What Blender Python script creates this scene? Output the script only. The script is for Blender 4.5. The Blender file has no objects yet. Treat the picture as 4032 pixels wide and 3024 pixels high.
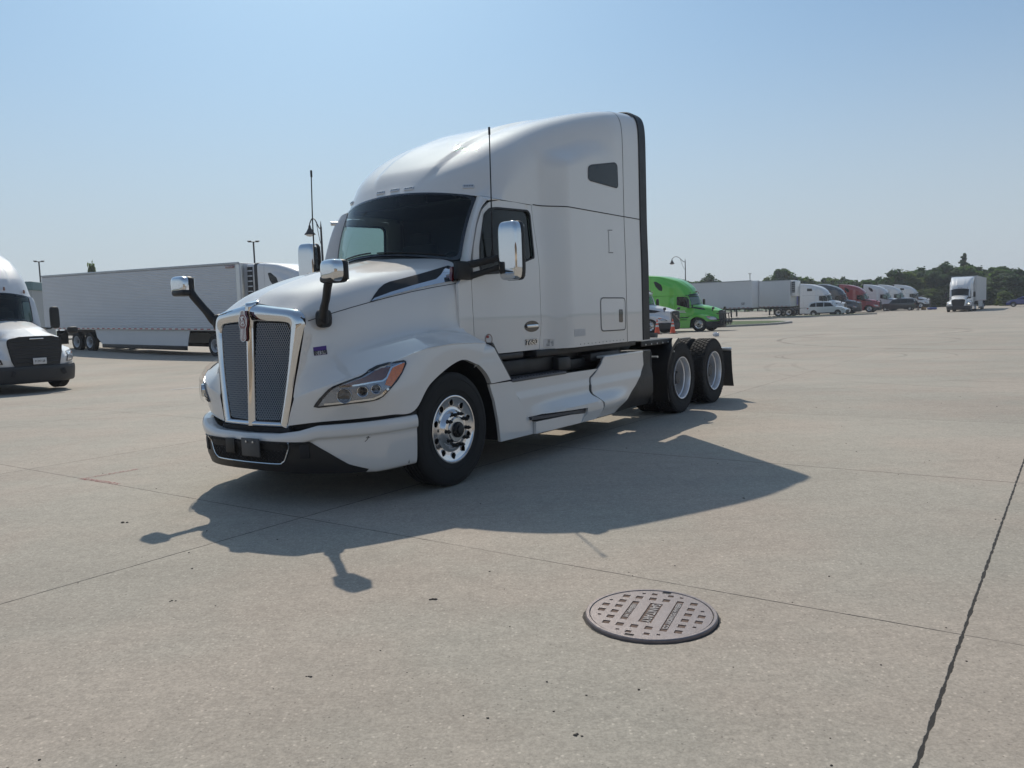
import bpy, bmesh, math, random
from math import sin, cos, pi, radians, sqrt, atan2
from mathutils import Vector, Matrix
from mathutils.geometry import delaunay_2d_cdt
from mathutils.bvhtree import BVHTree

random.seed(7)
SC = bpy.context.scene
COL = SC.collection

# ---------------------------------------------------------------- camera
CAM_F, CAM_P, CAM_R, CAM_H = 3173.6 / 4032, 0.0878, -0.0346, 1.5072
cd = bpy.data.cameras.new('camera')
cam = bpy.data.objects.new('camera', cd)
COL.objects.link(cam)
_fw = Vector((0, cos(CAM_P), -sin(CAM_P)))
_up = Vector((0, sin(CAM_P), cos(CAM_P)))
_rt = Vector((1, 0, 0))
_r2 = _rt * cos(CAM_R) + _up * sin(CAM_R)
_u2 = -_rt * sin(CAM_R) + _up * cos(CAM_R)
_m = Matrix((_r2, _u2, -_fw)).transposed().to_4x4()
_m.translation = (0, 0, CAM_H)
cam.matrix_world = _m
cd.sensor_width = 36
cd.lens = CAM_F * 36
cd.clip_start = 0.05
cd.clip_end = 3000
SC.camera = cam

# ---------------------------------------------------------------- sky + sun
SUN_EL, SUN_AZ = radians(46.4), radians(102.3)
w = bpy.data.worlds.new('World')
SC.world = w
w.use_nodes = True
nt = w.node_tree
bg = nt.nodes['Background']
sky = nt.nodes.new('ShaderNodeTexSky')
sky.sky_type = 'NISHITA'
sky.sun_disc = False
sky.sun_elevation = SUN_EL
sky.sun_rotation = pi / 2 - SUN_AZ
sky.air_density = 1.0
sky.dust_density = 1.4
sky.ozone_density = 1.6
# milky summer haze near the horizon
_tc = nt.nodes.new('ShaderNodeTexCoord')
_sx = nt.nodes.new('ShaderNodeSeparateXYZ')
nt.links.new(_tc.outputs['Generated'], _sx.inputs[0])
_mr = nt.nodes.new('ShaderNodeMapRange')
_mr.interpolation_type = 'SMOOTHERSTEP'
_mr.inputs[1].default_value = -0.05
_mr.inputs[2].default_value = 0.42
_mr.inputs[3].default_value = 0.90
_mr.inputs[4].default_value = 0.15
nt.links.new(_sx.outputs[2], _mr.inputs[0])
_tn = nt.nodes.new('ShaderNodeMix')
_tn.data_type = 'RGBA'
_tn.blend_type = 'MULTIPLY'
_tn.inputs[0].default_value = 1
_tn.inputs[7].default_value = (1.04, 1.47, 1.66, 1)
nt.links.new(sky.outputs[0], _tn.inputs[6])
_mx = nt.nodes.new('ShaderNodeMix')
_mx.data_type = 'RGBA'
_mx.inputs[7].default_value = (8.7, 9.6, 10.8, 1)
nt.links.new(_mr.outputs[0], _mx.inputs[0])
nt.links.new(_tn.outputs[2], _mx.inputs[6])
nt.links.new(_mx.outputs[2], bg.inputs[0])
bg.inputs[1].default_value = 0.060
sd = bpy.data.lights.new('sun', 'SUN')
sd.energy = 3.15
sd.angle = radians(0.53)
sd.color = (1.0, 0.905, 0.77)
sun = bpy.data.objects.new('sun', sd)
COL.objects.link(sun)
_d = Vector((cos(SUN_AZ) * cos(SUN_EL), sin(SUN_AZ) * cos(SUN_EL), sin(SUN_EL)))
sun.rotation_euler = _d.to_track_quat('Z', 'Y').to_euler()
sun.location = (0, 0, 30)
SC.view_settings.view_transform = 'Standard'
SC.view_settings.look = 'None'
SC.view_settings.exposure = 0.0
SC.view_settings.gamma = 1.0
SC.view_settings.use_curve_mapping = False
SC.cycles.max_bounces = 8
SC.cycles.transparent_max_bounces = 12
SC.cycles.caustics_reflective = False
SC.cycles.caustics_refractive = False

# ---------------------------------------------------------------- materials
def mat(name, col, rough=0.5, metal=0.0, coat=0.0, noise=0.0, nscale=8.0, bump=0.0, bscale=60.0, spec=0.5, dirt=None):
    m = bpy.data.materials.new(name)
    m.use_nodes = True
    t = m.node_tree
    p = t.nodes['Principled BSDF']
    p.inputs['Base Color'].default_value = (*col, 1)
    p.inputs['Roughness'].default_value = rough
    p.inputs['Metallic'].default_value = metal
    p.inputs['Coat Weight'].default_value = coat
    p.inputs['Coat Roughness'].default_value = 0.02
    p.inputs['Coat IOR'].default_value = 1.75
    p.inputs['Specular IOR Level'].default_value = spec
    tc = t.nodes.new('ShaderNodeTexCoord')
    if noise > 0:
        n = t.nodes.new('ShaderNodeTexNoise')
        n.inputs['Scale'].default_value = nscale
        n.inputs['Detail'].default_value = 6
        n.inputs['Roughness'].default_value = 0.65
        t.links.new(tc.outputs['Object'], n.inputs['Vector'])
        r = t.nodes.new('ShaderNodeMapRange')
        r.inputs[1].default_value = 0.3
        r.inputs[2].default_value = 0.7
        t.links.new(n.outputs[0], r.inputs[0])
        mx = t.nodes.new('ShaderNodeMix')
        mx.data_type = 'RGBA'
        a = tuple(max(0, c * (1 - noise)) for c in col) if dirt is None else tuple(c * (1 - noise) + d * noise for c, d in zip(col, dirt))
        b = tuple(min(1, c * (1 + noise * 0.5)) for c in col) if dirt is None else col
        mx.inputs[6].default_value = (*a, 1)
        mx.inputs[7].default_value = (*b, 1)
        t.links.new(r.outputs[0], mx.inputs[0])
        t.links.new(mx.outputs[2], p.inputs['Base Color'])
        r2 = t.nodes.new('ShaderNodeMapRange')
        r2.inputs[3].default_value = min(1, rough * 1.25)
        r2.inputs[4].default_value = rough * 0.85
        t.links.new(n.outputs[0], r2.inputs[0])
        t.links.new(r2.outputs[0], p.inputs['Roughness'])
    if bump > 0:
        n2 = t.nodes.new('ShaderNodeTexNoise')
        n2.inputs['Scale'].default_value = bscale
        n2.inputs['Detail'].default_value = 4
        t.links.new(tc.outputs['Object'], n2.inputs['Vector'])
        bp = t.nodes.new('ShaderNodeBump')
        bp.inputs['Strength'].default_value = bump
        bp.inputs['Distance'].default_value = 0.01
        t.links.new(n2.outputs[0], bp.inputs['Height'])
        t.links.new(bp.outputs[0], p.inputs['Normal'])
    return m

def glass(name, tint, alpha=0.5, rough=0.02):
    m = bpy.data.materials.new(name)
    m.use_nodes = True
    t = m.node_tree
    t.nodes.clear()
    o = t.nodes.new('ShaderNodeOutputMaterial')
    tr = t.nodes.new('ShaderNodeBsdfTransparent')
    tr.inputs[0].default_value = (*tint, 1)
    gl = t.nodes.new('ShaderNodeBsdfGlossy')
    gl.inputs['Roughness'].default_value = rough
    fr = t.nodes.new('ShaderNodeFresnel')
    fr.inputs[0].default_value = 1.5
    mx = t.nodes.new('ShaderNodeMixShader')
    ge = t.nodes.new('ShaderNodeNewGeometry')
    mr = t.nodes.new('ShaderNodeMapRange')
    mr.inputs[3].default_value = 1.5
    mr.inputs[4].default_value = 1 / 1.5
    t.links.new(ge.outputs['Backfacing'], mr.inputs[0])
    t.links.new(mr.outputs[0], fr.inputs[0])
    t.links.new(fr.outputs[0], mx.inputs[0])
    t.links.new(tr.outputs[0], mx.inputs[1])
    t.links.new(gl.outputs[0], mx.inputs[2])
    t.links.new(mx.outputs[0], o.inputs[0])
    return m

M = {}
M['white'] = mat('white_paint', (0.72, 0.705, 0.675), 0.6, 0, 1.0, 0.06, 3.0, dirt=(0.45, 0.42, 0.38), spec=0.2)
M['white2'] = mat('white_paint_dusty', (0.70, 0.70, 0.69), 0.6, 0, 0.6, 0.10, 4.0, dirt=(0.4, 0.38, 0.35))
M['chrome'] = mat('chrome', (0.70, 0.71, 0.72), 0.045, 1.0)
M['alu'] = mat('polished_aluminium', (0.72, 0.72, 0.73), 0.16, 1.0, 0, 0.10, 9.0)
M['mesh_metal'] = mat('grille_wire', (0.40, 0.395, 0.385), 0.34, 1.0)
M['alu_rough'] = mat('brushed_aluminium', (0.62, 0.64, 0.65), 0.32, 1.0, 0, 0.10, 9.0)
M['alu_light'] = mat('dull_aluminium', (0.80, 0.81, 0.83), 0.42, 0.75, 0, 0.08, 9.0)
M['blk'] = mat('black_plastic', (0.011, 0.011, 0.012), 0.48, 0, 0, 0.25, 6.0, 0.15, 400)
M['blk_gloss'] = mat('gloss_black', (0.01, 0.01, 0.012), 0.08, 0, 0.5)
M['blk_frame'] = mat('black_frame_paint', (0.014, 0.014, 0.015), 0.5, 0, 0, 0.4, 5.0)
M['gap'] = mat('panel_gap', (0.012, 0.012, 0.014), 0.7)
M['rubber'] = mat('tyre_rubber', (0.012, 0.012, 0.0125), 0.78, 0, 0, 0.35, 7.0, 0.25, 150, dirt=(0.03, 0.028, 0.025))
M['grey_plastic'] = mat('grey_plastic', (0.06, 0.062, 0.066), 0.5, 0, 0, 0.2, 6)
M['tread_plate'] = mat('grey_tread_plate', (0.10, 0.10, 0.11), 0.4, 0.4, 0, 0.2, 30, 0.6, 120)
M['lens_white'] = mat('lamp_lens_clear', (0.55, 0.57, 0.60), 0.1, 0.3, 1)
M['amber'] = mat('amber_lens', (0.85, 0.21, 0.02), 0.18, 0, 1, 0.25, 60)
M['amber_dark'] = mat('amber_reflector_dark', (0.16, 0.05, 0.03), 0.3, 0, 1, 0.5, 90)
M['red_enamel'] = mat('red_enamel', (0.16, 0.012, 0.018), 0.2, 0, 1)
M['purple'] = mat('purple_sticker', (0.075, 0.03, 0.20), 0.4)
M['sticker_white'] = mat('sticker_white', (0.62, 0.60, 0.58), 0.45)
M['ink'] = mat('black_ink', (0.015, 0.015, 0.016), 0.5)
M['interior'] = mat('cab_interior', (0.022, 0.023, 0.026), 0.8)
M['seat'] = mat('seat_fabric', (0.03, 0.03, 0.034), 0.9)
M['glass'] = glass('tinted_glass', (0.42, 0.52, 0.50))
M['wind_glass'] = glass('windshield_glass', (0.60, 0.72, 0.70))
M['clear'] = glass('clear_cover', (0.93, 0.94, 0.95))
M['dark_glass'] = mat('dark_glass', (0.010, 0.014, 0.018), 0.05, 0, 0, spec=.3)
M['curtain'] = mat('sleeper_curtain', (0.05, 0.055, 0.065), 0.9)

# ---------------------------------------------------------------- mesh helpers
def frame_of(ax):
    ax = Vector(ax).normalized()
    t = Vector((0, 0, 1)) if abs(ax.z) < 0.9 else Vector((1, 0, 0))
    u = ax.cross(t).normalized()
    v = ax.cross(u).normalized()
    return ax, u, v

def pin(p, poly):
    x, y = p
    c = False
    j = len(poly) - 1
    for i in range(len(poly)):
        xi, yi = poly[i]
        xj, yj = poly[j]
        if (yi > y) != (yj > y) and x < (xj - xi) * (y - yi) / (yj - yi) + xi:
            c = not c
        j = i
    return c

def pdist(p, poly, closed=True):
    best = 1e9
    n = len(poly)
    for i in range(n if closed else n - 1):
        a = poly[i]
        b = poly[(i + 1) % n]
        dx, dy = b[0] - a[0], b[1] - a[1]
        L = dx * dx + dy * dy
        t = 0 if L == 0 else max(0, min(1, ((p[0] - a[0]) * dx + (p[1] - a[1]) * dy) / L))
        d = (p[0] - a[0] - t * dx) ** 2 + (p[1] - a[1] - t * dy) ** 2
        best = min(best, d)
    return sqrt(best)

def dens(poly, step, closed=True):
    out = []
    n = len(poly)
    for i in range(n if closed else n - 1):
        a = poly[i]
        b = poly[(i + 1) % n]
        k = max(1, int(math.ceil(math.dist(a, b) / step)))
        for q in range(k):
            out.append(tuple(a[c] + (b[c] - a[c]) * q / k for c in range(len(a))))
    if not closed:
        out.append(tuple(poly[-1]))
    return out

def rnd_poly(poly, r, n=4):
    """round the corners of a polygon"""
    out = []
    m = len(poly)
    for i in range(m):
        p0, p1, p2 = Vector(poly[i - 1]), Vector(poly[i]), Vector(poly[(i + 1) % m])
        a, b = (p0 - p1), (p2 - p1)
        rr = min(r, a.length * 0.45, b.length * 0.45)
        a, b = p1 + a.normalized() * rr, p1 + b.normalized() * rr
        for q in range(n + 1):
            t = q / n
            out.append(tuple((1 - t) ** 2 * a + 2 * t * (1 - t) * p1 + t * t * b))
    return out

def catmull(pts, t):
    n = len(pts) - 1
    t = max(0, min(n, t))
    i = min(int(t), n - 1)
    f = t - i
    p1, p2 = pts[i], pts[i + 1]
    p0 = pts[i - 1] if i > 0 else tuple(2 * a - b for a, b in zip(p1, p2))
    p3 = pts[i + 2] if i + 2 <= n else tuple(2 * b - a for a, b in zip(p1, p2))
    return tuple(0.5 * (2 * b + (c - a) * f + (2 * a - 5 * b + 4 * c - d) * f * f + (-a + 3 * b - 3 * c + d) * f ** 3)
                 for a, b, c, d in zip(p0, p1, p2, p3))

def curve(pts, n):
    return [catmull(pts, (len(pts) - 1) * k / n) for k in range(n + 1)]

def interp(xs, ys, x):
    if x <= xs[0]:
        return ys[0]
    for i in range(len(xs) - 1):
        if x <= xs[i + 1]:
            t = (x - xs[i]) / (xs[i + 1] - xs[i])
            return ys[i] + (ys[i + 1] - ys[i]) * t
    return ys[-1]

def sst(a, b, x):
    if a == b:
        return float(x > a)
    t = max(0, min(1, (x - a) / (b - a)))
    return t * t * (3 - 2 * t)

class MB:
    def __init__(s):
        s.v, s.f, s.m = [], [], []

    def add(s, v, f, mi=0):
        o = len(s.v)
        s.v += [tuple(p) for p in v]
        for q in f:
            s.f.append(tuple(i + o for i in q))
            s.m.append(mi)
        return s

    def bm(s, b, mi=0):
        b.verts.ensure_lookup_table()
        b.verts.index_update()
        s.add([v.co for v in b.verts], [[v.index for v in f.verts] for f in b.faces], mi)
        b.free()
        return s

    def box(s, c, size, bev=0.0, rot=None, mi=0, seg=2):
        b = bmesh.new()
        bmesh.ops.create_cube(b, size=1)
        for v in b.verts:
            v.co = Vector((v.co.x * size[0], v.co.y * size[1], v.co.z * size[2]))
        if bev > 0:
            bmesh.ops.bevel(b, geom=list(b.edges), offset=min(bev, min(size) * 0.49), segments=seg, profile=0.5, affect='EDGES')
        R = Matrix.Identity(3)
        if rot is not None:
            R = rot if isinstance(rot, Matrix) else Matrix.Rotation(rot, 3, 'Z')
        for v in b.verts:
            v.co = R @ v.co + Vector(c)
        return s.bm(b, mi)

    def tube(s, path, r, n=10, mi=0, cap=True, flat=1.0):
        P = [Vector(p) for p in path]
        R = r if isinstance(r, (list, tuple)) else [r] * len(P)
        v, f = [], []
        t0 = (P[1] - P[0]).normalized()
        _, u, w_ = frame_of(t0)
        for i, p in enumerate(P):
            t = (P[min(i + 1, len(P) - 1)] - P[max(i - 1, 0)]).normalized()
            u = (u - t * u.dot(t)).normalized()
            w_ = t.cross(u)
            for k in range(n):
                a = 2 * pi * k / n
                v.append(p + (u * cos(a) * flat + w_ * sin(a)) * R[i])
        for i in range(len(P) - 1):
            for k in range(n):
                k2 = (k + 1) % n
                f.append((i * n + k, i * n + k2, (i + 1) * n + k2, (i + 1) * n + k))
        if cap:
            f.append(tuple(range(n - 1, -1, -1)))
            f.append(tuple((len(P) - 1) * n + k for k in range(n)))
        return s.add(v, f, mi)

    def cyl(s, a, b, r, r2=None, n=16, mi=0):
        return s.tube([a, b], [r, r if r2 is None else r2], n, mi)

    def lathe(s, prof, c, ax, n=32, mi=0, closed=False, a0=0, a1=2 * pi):
        """prof: list of (radius, height along ax)"""
        A, u, v_ = frame_of(ax)
        c = Vector(c)
        full = abs(a1 - a0 - 2 * pi) < 1e-6
        m = n if full else n + 1
        v, f = [], []
        for (r, h) in prof:
            for k in range(m):
                a = a0 + (a1 - a0) * k / n
                v.append(c + A * h + (u * cos(a) + v_ * sin(a)) * r)
        L = len(prof)
        for i in range(L if closed else L - 1):
            i2 = (i + 1) % L
            for k in range(n):
                k2 = (k + 1) % m
                f.append((i * m + k, i2 * m + k, i2 * m + k2, i * m + k2))
        return s.add(v, f, mi)

    def grid(s, rows, mi=0, flip=False, closeu=False):
        n = len(rows[0])
        v = [p for r in rows for p in r]
        f = []
        for i in range(len(rows) - 1):
            for j in range(n if closeu else n - 1):
                j2 = (j + 1) % n
                q = (i * n + j, i * n + j2, (i + 1) * n + j2, (i + 1) * n + j)
                f.append(q[::-1] if flip else q)
        return s.add(v, f, mi)

    def panel(s, outline, surf, holes=(), step=0.06, thick=0.02, out=(0, 1, 0), mi=0, proud=0.0, grid=True):
        out = Vector(out)
        polys = [dens(outline, step)] + [dens(h, step) for h in holes]
        pts, edges = [], []
        for pl in polys:
            o = len(pts)
            pts += [Vector(p) for p in pl]
            edges += [(o + i, o + (i + 1) % len(pl)) for i in range(len(pl))]
        if grid:
            xs = [p[0] for p in outline]
            ys = [p[1] for p in outline]
            nx = int((max(xs) - min(xs)) / step) + 1
            ny = int((max(ys) - min(ys)) / step) + 1
            for i in range(nx + 1):
                for j in range(ny + 1):
                    p = (min(xs) + i * step, min(ys) + j * step)
                    if pin(p, outline) and not any(pin(p, h) for h in holes) and all(pdist(p, q) > step * 0.45 for q in ([outline] + list(holes))):
                        pts.append(Vector(p))
        r = delaunay_2d_cdt(pts, edges, [], 0, 1e-6)
        vs, fs = r[0], r[2]
        tri = []
        for f in fs:
            cx = sum(vs[i].x for i in f) / len(f)
            cy = sum(vs[i].y for i in f) / len(f)
            if pin((cx, cy), polys[0]) and not any(pin((cx, cy), h) for h in polys[1:]):
                tri.append(tuple(f))
        P = [Vector(surf(v.x, v.y)) for v in vs]
        N = [Vector((0, 0, 0)) for _ in P]
        T = []
        for f in tri:
            nn = (P[f[1]] - P[f[0]]).cross(P[f[2]] - P[f[0]])
            if nn.dot(out) < 0:
                f = f[::-1]
                nn = -nn
            T.append(f)
            for i in f:
                N[i] += nn
        used = sorted({i for f in T for i in f})
        mp = {i: k for k, i in enumerate(used)}
        k = len(used)
        for i in used:
            N[i] = N[i].normalized() if N[i].length > 0 else out
        V = [P[i] + N[i] * proud for i in used] + [P[i] + N[i] * (proud - thick) for i in used]
        F = [tuple(mp[i] for i in f) for f in T]
        cnt = {}
        for f in F:
            for a in range(len(f)):
                e = (f[a], f[(a + 1) % len(f)])
                cnt[e] = cnt.get(e, 0) + 1
        F2 = list(F)
        if thick > 0:
            F2 += [tuple(i + k for i in f[::-1]) for f in F]
            for (a, b) in cnt:
                if (b, a) not in cnt:
                    F2.append((a, a + k, b + k, b))
        else:
            V = V[:k]
        return s.add(V, F2, mi)

    def ribbon(s, line, surf, width=0.01, proud=0.0015, step=0.03, out=(0, 1, 0), mi=0, closed=False):
        """a thin strip laid along a 2D line on a surface"""
        L = dens(line, step, closed)
        if closed:
            L.append(L[0])
        v, f = [], []
        n = len(L)
        O = Vector(out)
        for i, p in enumerate(L):
            a = L[max(0, i - 1)]
            b = L[min(n - 1, i + 1)]
            if closed and i in (0, n - 1):
                a, b = L[-2], L[1]
            d = Vector((b[0] - a[0], b[1] - a[1])).normalized()
            nn = Vector((-d.y, d.x)) * width / 2
            for sg in (-1, 1):
                v.append(Vector(surf(p[0] + sg * nn.x, p[1] + sg * nn.y)) + O * proud)
        for i in range(n - 1):
            q = (2 * i, 2 * i + 1, 2 * i + 3, 2 * i + 2)
            nn = (v[q[1]] - v[q[0]]).cross(v[q[3]] - v[q[0]])
            f.append(q if nn.dot(O) > 0 else q[::-1])
        return s.add(v, f, mi)

    def relax(s, axis, it):
        nb = [set() for _ in s.v]
        for f in s.f:
            for i in range(len(f)):
                nb[f[i]].add(f[i - 1])
                nb[f[i - 1]].add(f[i])
        nb = [[j for j in n] for n in nb]
        x = [p[axis] for p in s.v]
        k = len(x) // 2
        for _ in range(it):
            # front and back skins are relaxed separately
            x = [(x[i] + sum(x[j] for j in nb[i] if (j < k) == (i < k)) / max(1, sum(1 for j in nb[i] if (j < k) == (i < k)))) / 2 for i in range(len(x))]
        s.v = [tuple(x[i] if a == axis else p[a] for a in range(3)) for i, p in enumerate(s.v)]
        return s

    def build(s, name, mats, parent=None, smooth=35, loc=None):
        me = bpy.data.meshes.new(name)
        me.from_pydata(s.v, [], s.f)
        if not isinstance(mats, (list, tuple)):
            mats = [mats]
        for m_ in mats:
            me.materials.append(m_)
        if len(mats) > 1:
            me.polygons.foreach_set('material_index', s.m)
        me.update()
        if smooth:
            me.shade_smooth()
            me.set_sharp_from_angle(angle=radians(smooth))
        o = bpy.data.objects.new(name, me)
        COL.objects.link(o)
        if parent is not None:
            o.parent = parent
        if loc is not None:
            o.location = loc
        return o

def bvh_of(*objs):
    V, F = [], []
    for o in objs:
        k = len(V)
        me = o.data
        V += [v.co.copy() for v in me.vertices]
        F += [[i + k for i in p.vertices] for p in me.polygons]
    return BVHTree.FromPolygons(V, F)

def drape(bvh, fallback=1.2, far=4.0):
    def f(x, z):
        h = bvh.ray_cast(Vector((x, far, z)), Vector((0, -1, 0)))
        return h[0] if h[0] is not None else Vector((x, fallback, z))
    return f

def mirror(o, parent=None):
    me = o.data.copy()
    me.transform(Matrix.Scale(-1, 4, (0, 1, 0)))
    me.flip_normals()
    m = o.copy()
    m.data = me
    m.location = (o.location.x, -o.location.y, o.location.z)
    COL.objects.link(m)
    m.parent = parent or o.parent
    for c in [c for c in bpy.data.objects if c.parent == o]:
        mirror(c, m)
    return m

def thing(name, label, cat, loc=(0, 0, 0), rz=0.0, group=None):
    o = bpy.data.objects.new(name, None)
    COL.objects.link(o)
    o.location = loc
    o.rotation_euler = (0, 0, rz)
    o.empty_display_size = 0.3
    return tag(o, label, cat, group)

def tag(o, label, cat, group=None, kind=None):
    if label:
        o['label'] = label
    if cat:
        o['category'] = cat
    if group:
        o['group'] = group
    if kind:
        o['kind'] = kind
    return o

def text_mesh(txt, size, extr=0.0, shear=0.0, bold=0.0):
    """(verts, faces) of text lying in the XY plane, centred"""
    c = bpy.data.curves.new('txt', 'FONT')
    c.body = txt
    c.size = size
    c.extrude = extr
    c.shear = shear
    c.offset = bold
    c.align_x = 'CENTER'
    c.align_y = 'CENTER'
    c.resolution_u = 3
    o = bpy.data.objects.new('txt', c)
    COL.objects.link(o)
    bpy.context.view_layer.update()
    me = bpy.data.meshes.new_from_object(o)
    V = [v.co.copy() for v in me.vertices]
    F = [tuple(p.vertices) for p in me.polygons]
    bpy.data.objects.remove(o)
    bpy.data.curves.remove(c)
    bpy.data.meshes.remove(me)
    return V, F

def put_text(mb, txt, size, origin, ux, uy, mi=0, sx=1.0, **k):
    V, F = text_mesh(txt, size, **k)
    o, ux, uy = Vector(origin), Vector(ux).normalized(), Vector(uy).normalized()
    n = ux.cross(uy)
    mb.add([o + ux * p.x * sx + uy * p.y + n * p.z for p in V], F, mi)

# ================================================================ the white tractor in front
T = thing('semi_truck', 'big white sleeper tractor with a chrome mesh grille, parked alone in the middle', 'semi truck',
          (-1.5157, 7.7232, 0), 4.1183)

# ---- hood : control net, rows centre -> bottom edge, columns grille -> cowl
HN = [
 [(1.125,0,1.672),(0.95,0,1.765),(.72,0,1.845),(.45,0,1.92),(.2,0,1.975),(-.03,0,2.02),(-.2,0,2.052),(-.38,0,2.09)],
 [(1.105,.28,1.622),(.95,.28,1.735),(.73,.30,1.815),(.46,.33,1.89),(.2,.35,1.945),(-.03,.36,1.99),(-.22,.37,2.025),(-.43,.38,2.072)],
 [(1.075,.475,1.592),(.93,.50,1.665),(.72,.545,1.745),(.45,.60,1.822),(.2,.64,1.872),(-.03,.67,1.915),(-.25,.70,1.96),(-.60,.75,2.028)],
 [(1.07,.55,1.49),(.93,.60,1.53),(.72,.68,1.59),(.45,.75,1.65),(.2,.81,1.70),(-.03,.86,1.735),(-.2,.89,1.762),(-.45,.95,1.806)],
 [(1.11,.525,1.22),(1.0,.61,1.25),(.8,.72,1.28),(.5,.82,1.34),(.25,.89,1.38),(0,.93,1.41),(-.15,.96,1.42),(-.45,.99,1.41)],
 [(1.14,.49,1.02),(1.05,.62,1.10),(.80,.83,1.20),(.52,.97,1.28),(.28,1.04,1.335),(.02,1.06,1.355),(-.15,1.07,1.35),(-.47,1.08,1.315)],
 [(1.155,.47,.90),(1.10,.69,.98),(.92,.945,1.065),(.63,1.115,1.165),(.39,1.185,1.235),(.12,1.207,1.262),(-.12,1.21,1.268),(-.50,1.20,1.25)],
 [(1.158,.475,.872),(1.115,.705,.945),(.945,.963,1.030),(.652,1.135,1.130),(.41,1.203,1.20),(.13,1.219,1.240),(-.12,1.221,1.247),(-.50,1.212,1.23)],
 [(1.17,.44,.77),(1.11,.70,.82),(.965,.96,.86),(.72,1.15,.92),(.49,1.212,1.0),(.24,1.222,1.13),(-.09,1.225,1.20),(-.44,1.222,1.16)],
 [(1.18,.408,.655),(1.105,.655,.685),(.945,.92,.703),(.73,1.13,.72),(.54,1.215,.735),(.315,1.222,.945),(-.09,1.222,1.106),(-.36,1.222,1.05)],
]
def hood_pt(s, t):
    rows = [catmull(r, s) for r in HN]
    return catmull(rows, t * 9 / 8)
NS, NT = 56, 72
hg = [[hood_pt(7 * i / NS, 8 * j / NT) for j in range(NT + 1)] for i in range(NS + 1)]
hb = MB()
hb.grid(hg, flip=True)
# inner returns so that the edges have thickness
edge = [hg[i][NT] for i in range(NS + 1)]
hb.grid([edge, [(p[0], p[1] - 0.05, p[2]) for p in edge]], flip=False)
hb.grid([hg[NS], [(p[0] + .02, p[1] * 0.97, p[2] - 0.03) for p in hg[NS]]], flip=True)
full = MB()
full.add(hb.v, hb.f)
full.add([(x, -y, z) for x, y, z in hb.v], [f[::-1] for f in hb.f])
hood = full.build('hood', M['white'], T, 40)
hood_b = bvh_of(hood)
on_hood = drape(hood_b, 1.2)

# fender lobe behind the wheel
def arc(cx, cz, r, a0, a1, n):
    return [(cx + r * cos(radians(a0 + (a1 - a0) * k / n)), cz + r * sin(radians(a0 + (a1 - a0) * k / n))) for k in range(n + 1)]
lobe = [(-.345, 1.062), (-.30, 1.13), (-.33, 1.19), (-.46, 1.24), (-.60, 1.235), (-.885, .868), (-.56, .858)] + curve([(-.56, .858), (-.52, .925), (-.462, .985), (-.40, 1.032), (-.345, 1.062)], 12)[1:-1]
def lobe_s(x, z):
    return (x, 1.220 - 0.10 * sst(1.19, 1.26, z) - .01 * sst(.9, 1.2, z), z)
b = MB().panel(lobe, lobe_s, step=.035, thick=.05)
fr = b.build('fender', M['white'], T, 40)
mirror(fr)
b = MB().panel([(-.60, 1.238), (-.63, 1.238), (-.918, .87), (-.885, .87)], lambda x, z: (x, 1.205, z), step=.05, thick=.10)
mirror(b.build('fender_trim', M['grey_plastic'], T))

# seams on the hood
gp = MB()
hl = [(1.04, 1.500), (.998, 1.512), (.824, 1.562), (.678, 1.60), (.502, 1.640), (.303, 1.682), (.058, 1.728), (-.204, 1.768), (-.44, 1.80)]
gp.ribbon(hl, on_hood, .006, .0015)
mirror(gp.build('hood_seam', M['gap'], T))

# dark intake and chrome spear along the hood side
ip = [(.499,1.642),(.432,1.703),(.361,1.756),(.289,1.794),(.217,1.817),(.041,1.852),(-.142,1.890),(-.375,1.943),(-.50,1.972),(-.52,1.965),(-.45,1.945),(-.415,1.935),(-.34,1.885),(-.26,1.842),(.028,1.781),(.284,1.721),(.415,1.682)]
b = MB().panel(ip, on_hood, step=.05, thick=.012, out=(0, .8, .6), proud=.004)
mirror(b.build('hood_intake', M['blk'], T))
sp = [(.495,1.643),(.447,1.672),(.284,1.719),(.028,1.779),(-.246,1.835),(-.331,1.878),(-.43,1.938),(-.49,1.955),(-.48,1.91),(-.455,1.822),(-.286,1.800),(-.037,1.759),(.217,1.708),(.391,1.670)]
b = MB().panel(sp, on_hood, step=.04, thick=.02, out=(0, .9, .4), proud=.012)
mirror(b.build('chrome_spear', M['chrome'], T))
b = MB()
b.panel(rnd_poly([(-.40, 1.955), (-.40, 1.90), (-.385, 1.86), (-.39, 1.815), (-.455, 1.815), (-.455, 1.86), (-.465, 1.90), (-.455, 1.955)], .015), lambda x, z: (x, .935, z), step=.03, thick=.03)
mirror(b.build('side_emblem', M['red_enamel'], T))

# ---- grille
def Xg(y, z):
    return 1.165 + (1.68 - z) * .047 - .24 * y * y
gout = [(0, 1.69), (.055, 1.685), (.085, 1.645), (.16, 1.628), (.36, 1.612), (.47, 1.592), (.53, 1.556), (.556, 1.50), (.540, 1.385), (.50, 1.17), (.45, .865), (.404, .635)]
gout = gout + [(-y, z) for y, z in gout[::-1] if y != 0]
op = rnd_poly([(.075, 1.502), (.405, 1.486), (.440, 1.44), (.418, 1.18), (.378, .93), (.318, .695), (.042, .688), (.045, 1.18)], .03)
opm = [(-y, z) for y, z in op[::-1]]
FO = [(0, 1.662), (.25, 1.628), (.45, 1.600), (.53, 1.562), (.557, 1.49), (.541, 1.385), (.50, 1.17), (.45, .865), (.408, .645), (.400, .635), (.25, .635), (0, .635)]
FI = [(0, 1.508), (.25, 1.500), (.385, 1.490), (.425, 1.475), (.439, 1.43), (.433, 1.36), (.418, 1.18), (.378, .93), (.328, .70), (.315, .688), (.22, .687), (0, .687)]
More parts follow.
